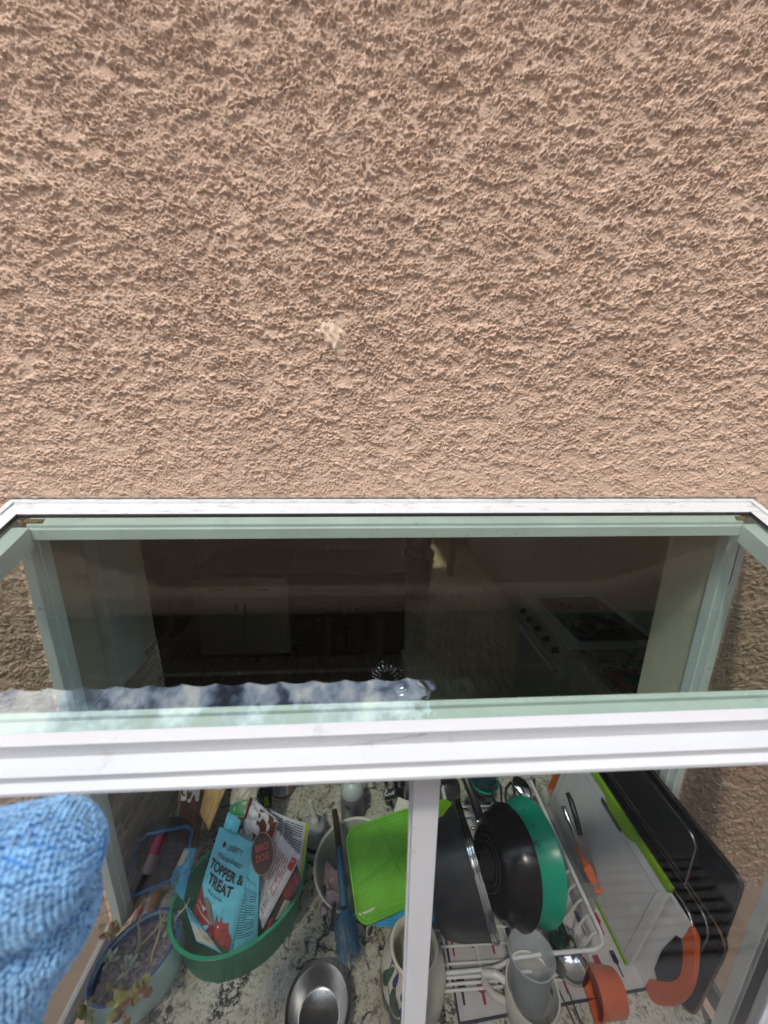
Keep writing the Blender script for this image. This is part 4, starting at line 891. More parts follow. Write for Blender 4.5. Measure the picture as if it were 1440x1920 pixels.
# painted utensil crock
KP = V((.028, -.195, CT)); kr = thing('painted_crock', 'cream crock painted with green leaves and blue buds behind the stile', 'crock', KP)
kprof = [(.050, .002), (.062, .015), (.072, .06), (.073, .11), (.066, .15), (.050, .172), (.048, .185), (.052, .192), (.047, .194), (.043, .185), (.045, .16), (.060, .10), (.050, .01), (.001, .006)]
MB().lathe([(.001, .002)]+kprof, KP, n=48).build('crock_body', ceramic_cream, kr, smooth=True)
def onk(a, h, off=.0009):
    pr = kprof[:8]
    for (ra, ha), (rb, hb) in zip(pr, pr[1:]):
        if h <= hb: break
    r_ = ra+(rb-ra)*(h-ha)/max(1e-6, hb-ha)+off; return KP+V((r_*math.cos(a), r_*math.sin(a), h))
def painted(a, h, L, wd, rot, mat, name):
    n_ = 14; c_, s_ = math.cos(rot), math.sin(rot); poly = []
    for k in range(n_):
        t_ = 2*math.pi*k/n_; x_ = L*math.cos(t_); y_ = wd*math.sin(t_)*(1-.35*math.cos(t_)); poly.append((a+(x_*c_-y_*s_)/.07, h+x_*s_+y_*c_))
    patch_on(lambda u, v: onk(u, v, .0016), poly, mat, kr, name, 3)
for a, h, L, wd, rot, mat, nm in ((-2.75, .150, .026, .010, 1.3, leaf_glaze, 'painted_leaf'), (-2.30, .128, .028, .012, 1.8, leaf_glaze, 'painted_leaf'), (-2.62, .088, .019, .014, .6, leaf_glaze, 'painted_leaf'), (-2.08, .085, .02, .012, 1.2, leaf_glaze, 'painted_leaf'), (-3.0, .11, .018, .010, 2.2, leaf_glaze, 'painted_leaf'), (-2.35, .05, .02, .012, .9, leaf_glaze, 'painted_leaf'),
        (-2.42, .166, .012, .006, 1.5, navy, 'painted_bud'), (-2.02, .122, .013, .007, 1.7, navy, 'painted_bud'), (-2.35, .088, .011, .006, 2.3, navy, 'painted_bud'), (-2.75, .180, .009, .004, .6, navy, 'painted_bud'), (-2.92, .108, .011, .011, 0, rose_glaze, 'painted_flower'), (-2.0, .155, .010, .006, .4, navy, 'painted_bud')):
    painted(a, h, L, wd, rot, mat, nm)
for k, (a0_, h0_, a1_, h1_) in enumerate(((-2.95, .18, -2.25, .10), (-2.8, .11, -2.1, .05), (-2.5, .18, -2.0, .10))):
    MB().tube([onk(a0_+(a1_-a0_)*t_/10, h0_+(h1_-h0_)*t_/10, .0004) for t_ in range(11)], .0011, 5).build('painted_vine', navy, kr)
# steel bowl
DB = V((-.182, -.212, CT)); db = thing('steel_bowl', 'shallow stainless steel bowl at the front of the granite sill', 'bowl', DB)
MB().lathe([(.001, .003), (.044, .003), (.050, .001), (.066, .048), (.0715, .050), (.0715, .053), (.0645, .052), (.047, .010), (.042, .0065), (.001, .006)], DB, n=64).build('bowl_shell', steel, db, smooth=True)

# ------------------------------------------------------------------ right pane: rack and dishes
RZ = CT
rk = thing('dish_rack', 'white coated wire dish rack standing on a printed towel', 'dish rack', (.29, 0, RZ))
RH = RZ+.118; RX0, RX1, RY0, RY1 = .082, .482, -.175, .215
MB().box((RX1-.004, RY0+.01, RH-.006), (RX1+.006, RY1, RH+.006)).build('side_rail', white_wire, rk, bevel=.0025)
MB().box((RX0+.092, RY0+.14, RH-.006), (RX0+.102, RY1, RH+.006)).build('side_rail', white_wire, rk, bevel=.0025)
hol = MB()
for k in range(22): hol.box((RX0+.0955, RY0+.15+.0105*k, RH+.0061), (RX0+.0985, RY0+.153+.0105*k, RH+.0068))
tag(hol.build('rail_holes', ink, rk), kind='stuff')
MB().tube([(RX1, RY0+.012, RH), (RX1-.004, RY0-.004, RH-.002), (RX1-.03, RY0-.012, RH-.002), (.335, RY0-.012, RH-.004), (.26, RY0-.012, RH-.012), (.238, RY0-.012, RH-.03), (.215, RY0-.012, RH-.042), (.15, RY0-.012, RH-.046), (RX0, RY0-.012, RH-.046)], .0042, 10).build('front_rail', white_wire, rk, smooth=True)
MB().box((RX0-.006, RY0-.03, RZ+.012), (RX0+.004, RY0+.03, RH-.03)).build('corner_bracket', white_wire, rk, bevel=.002)
for k in range(13):
    y = RY0+.02+.03*k
    MB().tube([(RX0, y, RZ+.03), (.40, y, RZ+.028), (.435, y, RZ+.034), (.455, y, RZ+.06), (.468, y, RZ+.10), (RX1-.002, y, RH-.004)], .0028, 8).build('cross_wire', white_wire, rk, smooth=True)
for k in range(3): MB().tube([(RX0, RY0-.014-.001*k, RZ+.058-.021*k), (.33, RY0-.014-.001*k, RZ+.060-.021*k), (.44, RY0-.01, RZ+.062-.02*k)], .003, 8).build('front_wire', white_wire, rk, smooth=True)
for x in (.12, .20, .28, .36, .43): MB().tube([(x, RY0-.01, RZ+.025), (x, RY1, RZ+.025)], .003, 8).build('long_wire', white_wire, rk, smooth=True)
for x, y in ((RX0+.01, RY0), (RX0+.01, RY1-.02), (RX1-.06, RY0), (RX1-.06, RY1-.02)): MB().tube([(x, y, RZ+.005), (x, y, RZ+.03)], .007, 8).build('rack_foot', white_wire, rk)
# towel under the rack
tw = thing('printed_towel', 'white dish towel printed with red and black utensils under the rack', 'towel', (.3, 0, RZ))
def twf(u, v, off=0.): 
    x = .13+.47*u; y = -.235+.44*v+.03*u*(1-v)
    return V((x, y, RZ+.0015+off+.0022*(1+noise.noise(V((x*14, y*14, 0))))))
MB().grid(twf, 40, 40).build('towel_cloth', towel_white, tw, smooth=True)
MB().tube([twf(k/30, 0, .001) for k in range(31)], .0028, 6).build('hem', towel_navy, tw, smooth=True); MB().tube([twf(0, k/30, .001) for k in range(31)], .0028, 6).build('hem', towel_navy, tw, smooth=True)
rnd = random.Random(12)
for i in range(9):
    for j in range(5):
        u_, v_ = .04+.105*i+rnd.uniform(-.01, .01), .05+.19*j+rnd.uniform(-.02, .02); m_ = towel_red if (i+j) % 2 else towel_navy
        wd = rnd.uniform(.010, .02); L = rnd.uniform(.09, .13)
        poly = [(u_-wd*.35, v_), (u_+wd*.35, v_), (u_+wd*.4, v_+L*.45), (u_+wd*1.3, v_+L*.55), (u_+wd*1.2, v_+L), (u_-wd*1.2, v_+L), (u_-wd*1.3, v_+L*.55), (u_-wd*.4, v_+L*.45)]
        patch_on(lambda a, c: twf(a, c, .0008), poly, m_, tw, 'printed_utensil', 2)
for q in range(4): MB().tube([twf(.22+.035*math.cos(a*.5236)*(1-.22*q), .09+.045*math.sin(a*.5236), .0012) for a in range(13)], .0008, 4).build('printed_whisk', towel_red, tw)
# saucepan on its side
PO = V((.198, -.055, RZ+.192)); pn = V((.964, .036, .263)).normalized()
po_ = thing('saucepan', 'dark grey saucepan on its side in the rack with a bright steel rim', 'saucepan', PO)
MB().lathe([(.001, -.118), (.085, -.118), (.108, -.108), (.122, -.07), (.132, -.008), (.1335, 0), (.128, 0), (.118, -.07), (.10, -.104), (.001, -.11)], PO, pn, 64).build('pan_body', pot_grey, po_, smooth=True)
for h_, r_ in ((.0, .1345), (.006, .1365), (.012, .1345)): MB().tube([PO+pn*h_+(pn.orthogonal().normalized()*math.cos(a*math.pi/32)+pn.cross(pn.orthogonal().normalized())*math.sin(a*math.pi/32))*r_ for a in range(65)], .0034, 8, False).build('steel_rim', chrome, po_, smooth=True)
MB().lathe([(.128, .010), (.09, .018), (.001, .022)], PO, pn, 48).build('lid_glass', M('lid_dark', (.02, .02, .022), .15), po_, smooth=True)
h0, h1_, h2_, h3_ = [V(q) for q in ((0.1658, -0.1317, 1.1350), (0.1788, -0.1372, 1.1100), (0.1988, -0.1521, 1.0550), (0.2257, -0.1596, 1.0250))]
MB().tube([h0, h1_, h2_, h3_], .0045, 10).build('wire_handle', chrome, po_, smooth=True); MB().tube([(0.1685, -0.1541, 1.0600), (0.1887, -0.1493, 1.0650), (0.1998, -0.1519, 1.0600)], .0028, 8).build('wire_clip', chrome, po_, smooth=True)
MB().box((-.012, -.006, -.009), (.012, .006, .009), Matrix.Translation(V((0.1504, -0.1369, 1.1350))) @ Matrix.Rotation(R(20), 4, 'Y')).build('grey_tab', grey_plastic, po_, bevel=.002)
# wok / skillet and green colander standing behind it
wn_ = V((.951, .153, -.269)).normalized()        # towards the rim
WC = V((.290, -.060, RZ+.200))
wk = thing('black_skillet', 'black skillet on edge in the rack, ringed base towards the left', 'skillet', WC)
MB().lathe([(.001, -.062), (.058, -.062), (.064, -.0625), (.068, -.060), (.093, -.044), (.111, -.02), (.120, .0), (.1215, .003), (.118, .004), (.105, -.018), (.085, -.042), (.001, -.055)], WC, wn_, 72).build('pan_body', wok_black, wk, smooth=True)
for r_ in (.030, .042, .054): MB().tube([WC-wn_*.0625+(wn_.orthogonal().normalized()*math.cos(a*math.pi/32)+wn_.cross(wn_.orthogonal().normalized())*math.sin(a*math.pi/32))*r_ for a in range(65)], .0014, 6, False).build('base_ring', wok_ring, wk, smooth=True)
MB().lathe([(.001, -.0637), (.027, -.0637), (.027, -.062)], WC, wn_, 36).build('base_disc', M('base_disc_grey', (.055, .05, .05), .45), wk, smooth=True)
for k in (0, 1): MB().lathe([(.005, 0), (.004, .005), (.001, .006)], V((0.2173, -0.0224, 1.2100)) if k == 0 else V((0.2026, -0.0313, 1.2000)), (-1, 0, 0), 10).build('rivet', chrome, wk, smooth=True)
GC = V((.352, -.045, RZ+.190))
gc = thing('green_colander', 'large green plastic colander on edge behind the black skillet', 'colander', GC)
MB().lathe([(.001, -.09), (.068, -.09), (.090, -.079), (.109, -.045), (.121, -.005), (.127, .0), (.128, .004), (.124, .005), (.118, -.003), (.105, -.045), (.088, -.076), (.001, -.086)], GC, wn_, 80).build('colander_bowl', green_bowl, gc, smooth=True)
hb = MB(); o1 = V((0, 0, 1))-wn_*wn_.z; o1.normalize(); o2 = wn_.cross(o1)
for aa, hh in ((.30, -.055), (.36, -.05), (.42, -.055), (.33, -.045), (.40, -.043), (-.35, -.03), (.05, -.035), (2.3, -.04), (2.5, -.04), (2.4, -.05)):
    d = o1*math.cos(aa)+o2*math.sin(aa); rr_ = .109+(hh+.045)/.04*.012; hb.tube([GC+wn_*hh+d*(rr_-.0005), GC+wn_*hh+d*(rr_+.0012)], .0022, 8)
tag(hb.build('drain_holes', ink, gc), kind='stuff')
# lime cup, scissors, spoons, knives at the rear of the rack
LC = V((0.1361, 0.0117, 1.1820)); lc = thing('lime_cup', 'lime green tumbler upside down in the rack next to the stile', 'cup', LC)
MB().lathe([(.001, .03), (.024, .03), (.029, .024), (.0325, -.03), (.0335, -.075), (.031, -.075)], LC, (0, .1, 1), 36).build('cup_body', lime_dark, lc, smooth=True); MB().lathe([(.0338, -.005), (.0355, -.008), (.0340, -.012)], LC, (0, .1, 1), 36).build('cup_ring', lime, lc, smooth=True)
sx_ = thing('kitchen_scissors', 'scissors with black loop handles standing at the back of the rack', 'scissors', (0.3674, 0.1056, 1.0400))
for (p, q) in ((935, 1495), (964, 1492)):
    pass
for pc_ in ([(931,0),(922,1),(926,2),(938,3)],): pass
def ring2(pts, r_): return MB().tube([V(q) for q in pts]+[V(pts[0]), V(pts[1])], r_, 8, False)
ring2([(0.3121, 0.1198, 1.1350), (0.3311, 0.1367, 1.1400), (0.3385, 0.1236, 1.1350), (0.3275, 0.0796, 1.1100), (0.3197, 0.0845, 1.1100), (0.3083, 0.0962, 1.1200)], .0042).build('handle', black_pl, sx_, smooth=True)
ring2([(0.3530, 0.1179, 1.1350), (0.3730, 0.1315, 1.1400), (0.3779, 0.1135, 1.1350), (0.3656, 0.0855, 1.1100), (0.3436, 0.0834, 1.1100), (0.3467, 0.1023, 1.1200)], .0042).build('handle', black_pl, sx_, smooth=True)
MB().tube([(0.3292, 0.0841, 1.1100), (0.3403, 0.0778, 1.0700), (0.3545, 0.0886, 1.0000)], [.006, .006, .003], 8).tube([(0.3448, 0.0865, 1.1100), (0.3403, 0.0778, 1.0700), (0.3479, 0.0889, 1.0000)], [.006, .006, .003], 8).build('blades', steel, sx_, smooth=True)
def spoon(name, label, cat, c, ax, up_, L, Wd, dep, handle, mat, hm=None):
    t_ = thing(name, label, cat, c); f = frame3(c, ax, V(up_).cross(V(ax)))
    def sf(u, v):
        a = 2*math.pi*u; r_ = math.sin(v*math.pi/2); return f @ V((L*r_*math.cos(a), Wd*r_*math.sin(a), dep*math.cos(v*math.pi/2)))
    MB().grid(sf, 32, 12, True).build('spoon_bowl', mat, t_, smooth=True)
    MB().tube([V(q) for q in handle[0]], handle[1], 10).build('handle', hm or mat, t_, smooth=True); return t_
spoon('serving_spoon', 'steel spoon bowl shining at the back of the rack', 'spoon', (0.4148, 0.1349, 1.1100), (.5, -.75, -.3), (.1, -.4, .9), .036, .024, .010, ([(0.4237, 0.1141, 1.1000), (0.4434, 0.1033, 1.0600), (0.4500, 0.0929, 1.0200)], [.006, .004, .004]), chrome, black_pl)
spoon('small_spoon', 'smaller dark spoon beside the shining serving spoon', 'spoon', (0.4488, 0.1244, 1.0700), (.5, -.75, -.3), (.1, -.4, .9), .020, .015, .006, ([(0.4570, 0.1105, 1.0600), (0.4599, 0.0925, 1.0200)], [.004, .003]), steel, black_pl)
kn = thing('chef_knife', 'black handled knife standing between scissors and rack rail', 'knife', (0.2586, 0.0984, 1.1200))
MB().tube([(0.2305, 0.1420, 1.1600), (0.2413, 0.0997, 1.1400), (0.2616, 0.0600, 1.0900)], [.013, .012, .014], 10).build('handle', black_pl, kn, smooth=True); MB().tube([(0.2616, 0.0600, 1.0900), (0.2752, 0.0651, 1.0400)], .006, 8).build('blade', steel, kn)
bg_ = thing('teal_sieve', 'small dark teal strainer behind the scissors', 'strainer', (0.3070, 0.1854, 1.0700))
MB().lathe([(.001, -.035), (.03, -.03), (.045, .0), (.047, .0), (.032, -.033)], V((0.3135, 0.1915, 1.0800)), (.3, -.3, .9), 28).build('mesh_bowl', M('teal_dark', (.012, .04, .05), .4), bg_, smooth=True); MB().tube([V((0.3135, 0.1915, 1.0800))+V((.046*math.cos(a*.2618), .046*math.sin(a*.2618), 0)) for a in range(25)], .003, 6).build('rim', green_bowl, bg_, smooth=True)
cg = thing('pan_cover', 'steel ringed pan cover leaning at the back left of the rack', 'pan cover', (0.2028, 0.2209, 1.0200))
for k in range(3): MB().tube([V((0.1954, 0.1928, 1.0400))+V((.040-.007*k, 0, 0))*math.cos(a*.2618)+V((0, .022, .03))*math.sin(a*.2618)*(1-.18*k) for a in range(13)], .0022, 6).build('ring', steel, cg, smooth=True)
MB().lathe([(.001, 0), (.045, 0), (.045, .003), (.001, .006)], V((0.1957, 0.2078, 1.0300)), (0, -.6, .8), 28).build('lid_disc', dark_steel, cg, smooth=True)
# caddy with table knives on the far side
cd_ = thing('cutlery_caddy', 'small grey cutlery holder clipped on the rack side', 'cutlery holder', (0.6042, 0.1807, 0.9200))
CDX = V((.515, .10, RZ))
cdm = MB(); 
for (lo, hi) in (((-.018, -.17, .0), (-.016, .08, .12)), ((.028, -.17, .0), (.030, .08, .12)), ((-.016, -.17, .0), (.028, -.168, .12)), ((-.016, .078, .0), (.028, .08, .12)), ((-.016, -.168, .0), (.028, .078, .002))): cdm.box(CDX+V(lo), CDX+V(hi))
cdm.build('holder_wall', clear_pl, cd_)
u1 = thing('vegetable_peeler', 'bright steel handled peeler in the cutlery holder', 'peeler', (0.5465, 0.0662, 1.0200))
MB().tube([(0.5092, 0.0685, 1.1200), (0.5085, 0.0418, 1.1100), (0.5127, 0.0245, 1.1000), (0.5157, 0.0073, 1.0850), (0.5265, 0.0060, 1.0700)], [.0075, .0085, .006, .004, .005], 12).build('handle', chrome, u1, smooth=True)
u2 = thing('black_knife', 'black handled knife standing upright against the white board', 'knife', (0.5680, 0.0800, 1.0200))
MB().tube([(0.5194, 0.0764, 1.1600), (0.5205, 0.0601, 1.1550), (0.5198, 0.0201, 1.1300), (0.5198, -0.0003, 1.1100)], [.006, .008, .008, .007], 12).build('handle', black_pl, u2, smooth=True)
slab([(0, -.008), (.12, -.005), (.13, .006), (0, .009)], frame3((0.5198, -0.0003, 1.1100), V((0.5526, -0.0458, 1.0100))-V((0.5198, -0.0003, 1.1100)), (0, .3, .9)), .0016).build('blade', steel, u2)
u3 = thing('orange_spatula', 'orange silicone spatula lying in the cutlery holder', 'spatula', (0.5613, -0.0229, 0.9700))
MB().tube([(0.5216, 0.0086, 1.0500), (0.5257, -0.0168, 1.0450), (0.5261, -0.0323, 1.0400)], [.004, .005, .006], 10).build('handle', orange, u3, smooth=True)
slab(rr_poly(.062, .022, .009), frame3((0.5375, -0.0491, 1.0250), V((0.5431, -0.0739, 1.0100))-V((0.5283, -0.0288, 1.0400)), (.8, .0, .4)), .004).build('blade', orange, u3, bevel=.0015)

# boards and baking trays leaning in a row along the right-hand pane
def upright(name, label, cat, bn_, tn, yfar, th, mat, rad=.008, parts=()):
    """sheet standing on its long edge: bn_/tn are the near bottom and near top corners, yfar the far end"""
    bn_, tn = V(bn_), V(tn); L = yfar-bn_.y; ey = (tn-bn_); h = ey.length; ex = V((0, 1, 0)); m = frame3(bn_, ex, ey)
    t_ = thing(name, label, cat, bn_, 'baking trays leaning in a row along the side pane' if name == 'baking_tray' else 'cutting boards standing on edge beside the rack')
    return t_, m, L, h
bd1, m1, L1, h1 = upright('cutting_board', 'white cutting board with a lime green top edge nearest the rack', 'cutting board', (.572, -.172, RZ+.003), (.622, -.124, RZ+.258), .22, .008, board_white)
slab(rr_poly(L1, h1, .012, 5, L1/2, h1/2), m1, -.008).build('board_panel', board_white, bd1, bevel=.001)
MB().tube([m1 @ V((x_, y_, -.0085)) for (x_, y_) in ((.02, .015), (L1-.02, .015), (L1-.02, h1-.03), (.02, h1-.03), (.02, .015))], .0012, 6).build('juice_groove', M('groove_grey', (.40, .40, .42), .5), bd1)
hp = [(.0, h1-.004), (.10, h1-.004), (.125, h1-.022), (.20, h1-.022), (.225, h1-.004), (L1, h1-.004), (L1, h1+.013), (.0, h1+.013)]
slab(hp, m1 @ Matrix.Translation((0, 0, .002)), -.012).build('lime_edge', lime, bd1, bevel=.0015)
slab([(.005, -.002), (.14, -.002), (.14, .008), (.005, .008)], m1 @ Matrix.Translation((0, 0, .0025)), -.013).build('lime_foot', lime, bd1, bevel=.001)
slab([(.145, h1-.034), (.225, h1-.034), (.23, h1-.018), (.14, h1-.018)], m1 @ Matrix.Translation((0, 0, -.0082)), -.0006).build('hand_slot', ink, bd1)
bd2, m2, L2, h2 = upright('cutting_board', 'white cutting board with orange handle ends behind the lime edged one', 'cutting board', (.594, -.215, RZ+.003), (.648, -.190, RZ+.222), .25, .008, board_white)
slab(rr_poly(L2, h2, .010, 5, L2/2, h2/2), m2, -.009).build('board_panel', board_white, bd2, bevel=.001)
def arcp(cx, cy, r_, a0_, a1_, n_): return [(cx+r_*math.cos(R(a0_+(a1_-a0_)*k/n_)), cy+r_*math.sin(R(a0_+(a1_-a0_)*k/n_))) for k in range(n_+1)]
hy = h2*.5
outer = [(.004, h2+.002), (-.012, h2-.004)]+[(-.010-.036*math.sin(math.pi*k/14)**.8, h2-.006-(h2-.002)*k/14) for k in range(1, 14)]+[(-.008, -.002), (.013, -.002), (.013, .028)]
inner = [(.004-.026*math.sin(math.pi*k/12), .045+(h2-.085)*k/12) for k in range(13)]
slab(outer+inner, m2 @ Matrix.Translation((0, 0, .0015)), -.012).build('orange_handle', orange, bd2, bevel=.0015)
slab([(.0, .05), (.014, .06), (.020, hy), (.014, h2-.05), (.004, h2-.042)]+inner[::-1][1:-1], m2 @ Matrix.Translation((0, 0, -.0112)), -.0006).build('hand_slot', ink, bd2)
slab([(L2-.035, -.001), (L2+.02, -.001), (L2+.02, h2), (L2-.035, h2)], m2 @ Matrix.Translation((0, 0, .0015)), -.012).build('orange_end', orange, bd2, bevel=.002)
def sheet(label, bn_, tn, yfar, mat, rimm, rad=.03, lip=.016, name='baking_tray'):
    t_, m, L, h = upright(name, label, 'baking tray', bn_, tn, yfar, .002, mat)
    q = rr_poly(L, h, rad, 8, L/2, h/2); slab(q, m, -.002).build('tray_floor', mat, t_, smooth=False)
    b_ = MB(); n_ = len(q); oq = rr_poly(L+.016, h+.016, rad+.008, 8, L/2, h/2)
    b_.add([m @ V((p[0], p[1], 0)) for p in q]+[m @ V((p[0], p[1], -lip)) for p in oq]+[m @ V((p[0], p[1], -lip-.0012)) for p in oq]+[m @ V((p[0], p[1], -.002)) for p in q],
           [(i, (i+1) % n_, n_+(i+1) % n_, n_+i) for i in range(n_)]+[(n_+i, n_+(i+1) % n_, 2*n_+(i+1) % n_, 2*n_+i) for i in range(n_)]+[(2*n_+i, 2*n_+(i+1) % n_, 3*n_+(i+1) % n_, 3*n_+i) for i in range(n_)])
    b_.build('tray_wall', mat, t_, smooth=True, angle=60)
    MB().tube([m @ V((p[0], p[1], -lip)) for p in oq+[oq[0]]], .0024, 8, False).build('rolled_rim', rimm, t_, smooth=True)
for tr_ in ((sheet('baking tray with a bright steel rim right behind the orange handled board', (.622, -.210, RZ+.008), (.662, -.192, RZ+.230), .25, dark_steel, chrome)),
            (sheet('baking tray with a thick grey rim, second tray in the row', (.645, -.222, RZ+.008), (.680, -.208, RZ+.248), .26, black_gloss, steel)),
            (sheet('black baking tray with a thin brassy rim, third tray in the row', (.668, -.248, RZ+.008), (.693, -.236, RZ+.245), .26, black_gloss, M('brassy_rim', (.30, .20, .11), .35, .8)))): pass
sheet('tall dark roasting tray standing inside the tallest one, corner clipped', (.683, -.150, RZ+.008), (.684, -.158, RZ+.385), .17, M('roaster_dark', (.03, .028, .027), .35, .3), steel, .02)
sheet('tallest black tray against the right side pane', (.702, -.232, RZ+.008), (.7025, -.228, RZ+.392), .17, black_gloss, M('tray_rim_black', (.03, .028, .028), .3), .02)

# front right: mug with frosted cup, ladle, orange cup
MP = V((.285, -.232, RZ+.004)); mg = thing('soup_mug', 'large white mug with a looped handle at the front of the rack', 'mug', MP)
MB().lathe([(.001, 0), (.040, 0), (.046, .006), (.054, .06), (.0565, .104), (.0555, .106), (.0525, .104), (.050, .06), (.042, .008), (.001, .006)], MP, n=56).build('mug_body', ceramic_white, mg, smooth=True)
MB().tube([MP+V((-.050, .018, .088)), MP+V((-.072, .028, .092)), MP+V((-.092, .036, .078)), MP+V((-.090, .034, .050)), MP+V((-.072, .026, .026)), MP+V((-.046, .016, .022))], [.0075, .0082, .0082, .008, .0078, .0072], 12).build('handle', ceramic_white, mg, smooth=True)
def onmug(u, v, off=.0012): a = -2.6+u; h_ = .085-.08*v; return MP+V(((.046+.0105*h_/.104+off+.001)*math.cos(a), (.046+.0105*h_/.104+off+.001)*math.sin(a), h_))
text_on(onmug, 'W', .25, .52, .26, ink, mg, width=.26)
for k, (a, h_) in enumerate(((-.9, .06), (-.5, .045), (.1, .075), (-1.4, .05))): 
    patch_on(lambda u, v: MP+V((.0495*math.cos(a+u), .0495*math.sin(a+u), h_+.0+v)), [(-.16, -.006), (.0, -.010), (.16, -.002), (.05, .008), (-.1, .006)], leaf_glaze, mg, 'painted_leaf', 1)
FC = V((.288, -.222, RZ+.052)); fc = thing('frosted_cup', 'frosted clear plastic cup nested in the white mug', 'cup', FC)
MB().lathe([(.001, .0), (.034, .0), (.037, .004), (.0475, .108), (.0495, .110), (.0475, .111), (.0465, .108), (.035, .006), (.001, .003)], FC, (.02, .16, 1), 48).build('cup_wall', frost, fc, smooth=True)
spoon('steel_ladle', 'polished steel ladle bowl upside down beside the frosted cup', 'ladle', V((.404, -.168, RZ+.066)), (.15, -.95, .0), (0, -.15, 1), .054, .047, .042, ([(0.4053, -0.1537, 1.0100), (0.3950, -0.1421, 1.0350), (0.3861, -0.1300, 1.0500)], [.012, .009, .008]), chrome, M('ladle_neck', (.02, .08, .06), .25, .8))
OC = V((0.4399, -0.2193, 0.9660)); oax = V((1, -.05, -.06)).normalized()
oc_ = thing('orange_cup', 'orange measuring cup lying on its side by the cutting boards', 'measuring cup', OC)
MB().lathe([(.041, -.002), (.043, .0), (.0415, .003), (.0375, .056), (.033, .061), (.001, .061)], OC, oax, 48).lathe([(.0405, .0), (.036, .054), (.001, .056)], OC, oax, 48).build('cup_wall', orange_in, oc_, smooth=True)
MB().tube([OC+V((0, -.01, -.038)), OC+V((-.004, -.05, -.040)), OC+V((-.006, -.075, -.041))], [.007, .007, .006], 8).build('cup_handle', orange_in, oc_, smooth=True)
ck = thing('chopstick', 'thin steel skewer lying on the granite below the ladle', 'skewer', (0.3821, -0.2166, 0.9240)); MB().tube([(0.3766, -0.1962, 0.9240), (0.3874, -0.2507, 0.9240)], .0022, 6).tube([(0.3978, -0.1931, 0.9240), (0.4016, -0.2514, 0.9240)], .0018, 6).build('skewer_rod', steel, ck)

tg_ = thing('black_tongs', 'black handled tongs standing beside the corner of the dish rack', 'tongs', (0.0726, -0.1999, 0.9200))
MB().tube([(0.0706, -0.1832, 0.9800), (0.0710, -0.1925, 0.9600), (0.0689, -0.2052, 0.9260)], [.005, .006, .005], 8).build('arm', black_pl, tg_, smooth=True); MB().tube([(0.0776, -0.1851, 0.9800), (0.0793, -0.1945, 0.9600), (0.0778, -0.2034, 0.9280)], [.004, .005, .004], 8).build('arm', black_pl, tg_, smooth=True)

# ------------------------------------------------------------------ blue cleaning mitt close to the camera
mt = thing('cleaning_mitt', 'fuzzy blue microfibre cleaning mitt held up in front of the left pane', 'cleaning mitt', (-0.3733, -0.5038, 1.7804))
lob = [([V((-0.4116, -0.5144, 1.8528)), V((-0.3879, -0.4980, 1.8616)), V((-0.3499, -0.4858, 1.8567))], .0455), ([V((-0.4582, -0.5299, 1.6586)), V((-0.4202, -0.5128, 1.6940)), V((-0.4076, -0.4953, 1.7333)), V((-0.3757, -0.4786, 1.7777))], .047)]
base_ = MB(); fib = MB(); loops = MB(); rnd = random.Random(11)
OCT = [V((1, 0, 0)), V((-1, 0, 0)), V((0, 1, 0)), V((0, -1, 0)), V((0, 0, 1)), V((0, 0, -1))]
bmq = bmesh.new(); bmesh.ops.create_icosphere(bmq, subdivisions=2, radius=1); icv = [v.co.copy() for v in bmq.verts]; icf = [tuple(v.index for v in f.verts) for f in bmq.faces]; bmq.free()
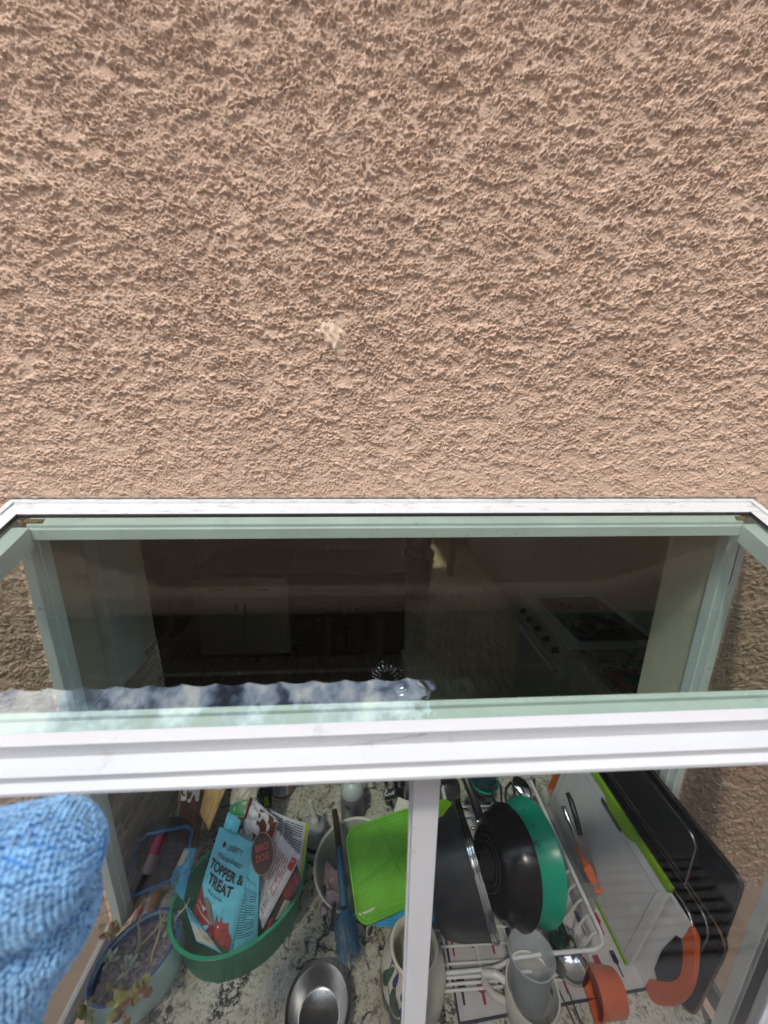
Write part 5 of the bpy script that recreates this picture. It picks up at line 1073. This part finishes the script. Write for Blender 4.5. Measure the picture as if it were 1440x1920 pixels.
for li, (pts, rad) in enumerate(lob):
    seg = []; 
    for i in range(len(pts)-1):
        for k in range(10): seg.append(pts[i].lerp(pts[i+1], k/10))
    seg.append(pts[-1]); dirn = (pts[-1]-pts[-2]).normalized(); rads = [rad]*len(seg)
    for k in range(1, 8): seg.append(pts[-1]+dirn*rad*math.sin(k/8*math.pi/2)); rads.append(rad*math.cos(k/8*math.pi/2))
    base_.tube(seg, [r_*.93 for r_ in rads], 28)
    # rows of stubby loops over the surface
    s_ = 0.; Ltot = sum((seg[i+1]-seg[i]).length for i in range(len(seg)-1)); row = 0
    cum = [0.]
    for i in range(1, len(seg)): cum.append(cum[-1]+(seg[i]-seg[i-1]).length)
    # arc-length over the cap is longer: step in small units
    d_ = 0.
    while d_ < Ltot:
        i = max(k for k in range(len(cum)) if cum[k] <= d_); i = min(i, len(seg)-2); f_ = (d_-cum[i])/max(1e-6, cum[i+1]-cum[i])
        p = seg[i].lerp(seg[i+1], f_); r_ = rads[i]+(rads[i+1]-rads[i])*f_; ax_ = (seg[i+1]-seg[i]).normalized()
        a_ = ax_.orthogonal().normalized(); b2 = ax_.cross(a_); nn_ = max(5, int(2*math.pi*r_/.0045))
        for k in range(nn_):
            an = 2*math.pi*(k+.5*(row % 2)+rnd.uniform(-.22, .22))/nn_; rd = a_*math.cos(an)+b2*math.sin(an)
            slope = (rads[i+1]-rads[i])/max(1e-6, cum[i+1]-cum[i]); nrm_ = (rd-ax_*slope).normalized()
            c_ = p+rd*r_+nrm_*rnd.uniform(-.0004, .0010)
            if nrm_.dot((CAM-c_).normalized()) < -.35: continue
            t1_ = (ax_-nrm_*ax_.dot(nrm_)).normalized(); t2_ = nrm_.cross(t1_); w1 = rnd.uniform(-.5, .5); u_ = t1_*math.cos(w1)+t2_*math.sin(w1); v_ = nrm_.cross(u_)
            sa, sb, sc_ = .0024*rnd.uniform(.75, 1.25), .0020*rnd.uniform(.75, 1.25), .0014*rnd.uniform(.7, 1.3)
            if rnd.random() < .45:
                hd_ = (nrm_+t1_*rnd.uniform(-.8, .8)+t2_*rnd.uniform(-.8, .8)).normalized(); q0 = c_+nrm_*.001; q1 = q0+hd_*rnd.uniform(.003, .0065)
                fib.add([q0-u_*.00013, q0+u_*.00013, q1], [(0, 1, 2)])
            loops.add([c_+u_*(q.x*sa)+v_*(q.y*sb)+nrm_*(q.z*sc_) for q in icv], icf)
        slope = abs((rads[i+1]-rads[i])/max(1e-6, cum[i+1]-cum[i])); d_ += .0044/math.sqrt(1+slope*slope); row += 1
base_.build('mitt_body', mitt_base, mt, smooth=True)
m = bpy.data.meshes.new('pile_fibres'); m.from_pydata(fib.v, [], fib.f); tag(place('pile_fibres', m, mitt_blue, mt), kind='stuff')
m = bpy.data.meshes.new('pile_loops'); m.from_pydata(loops.v, [], loops.f); m.shade_smooth(); tag(place('pile_loops', m, mitt_blue, mt), kind='stuff')
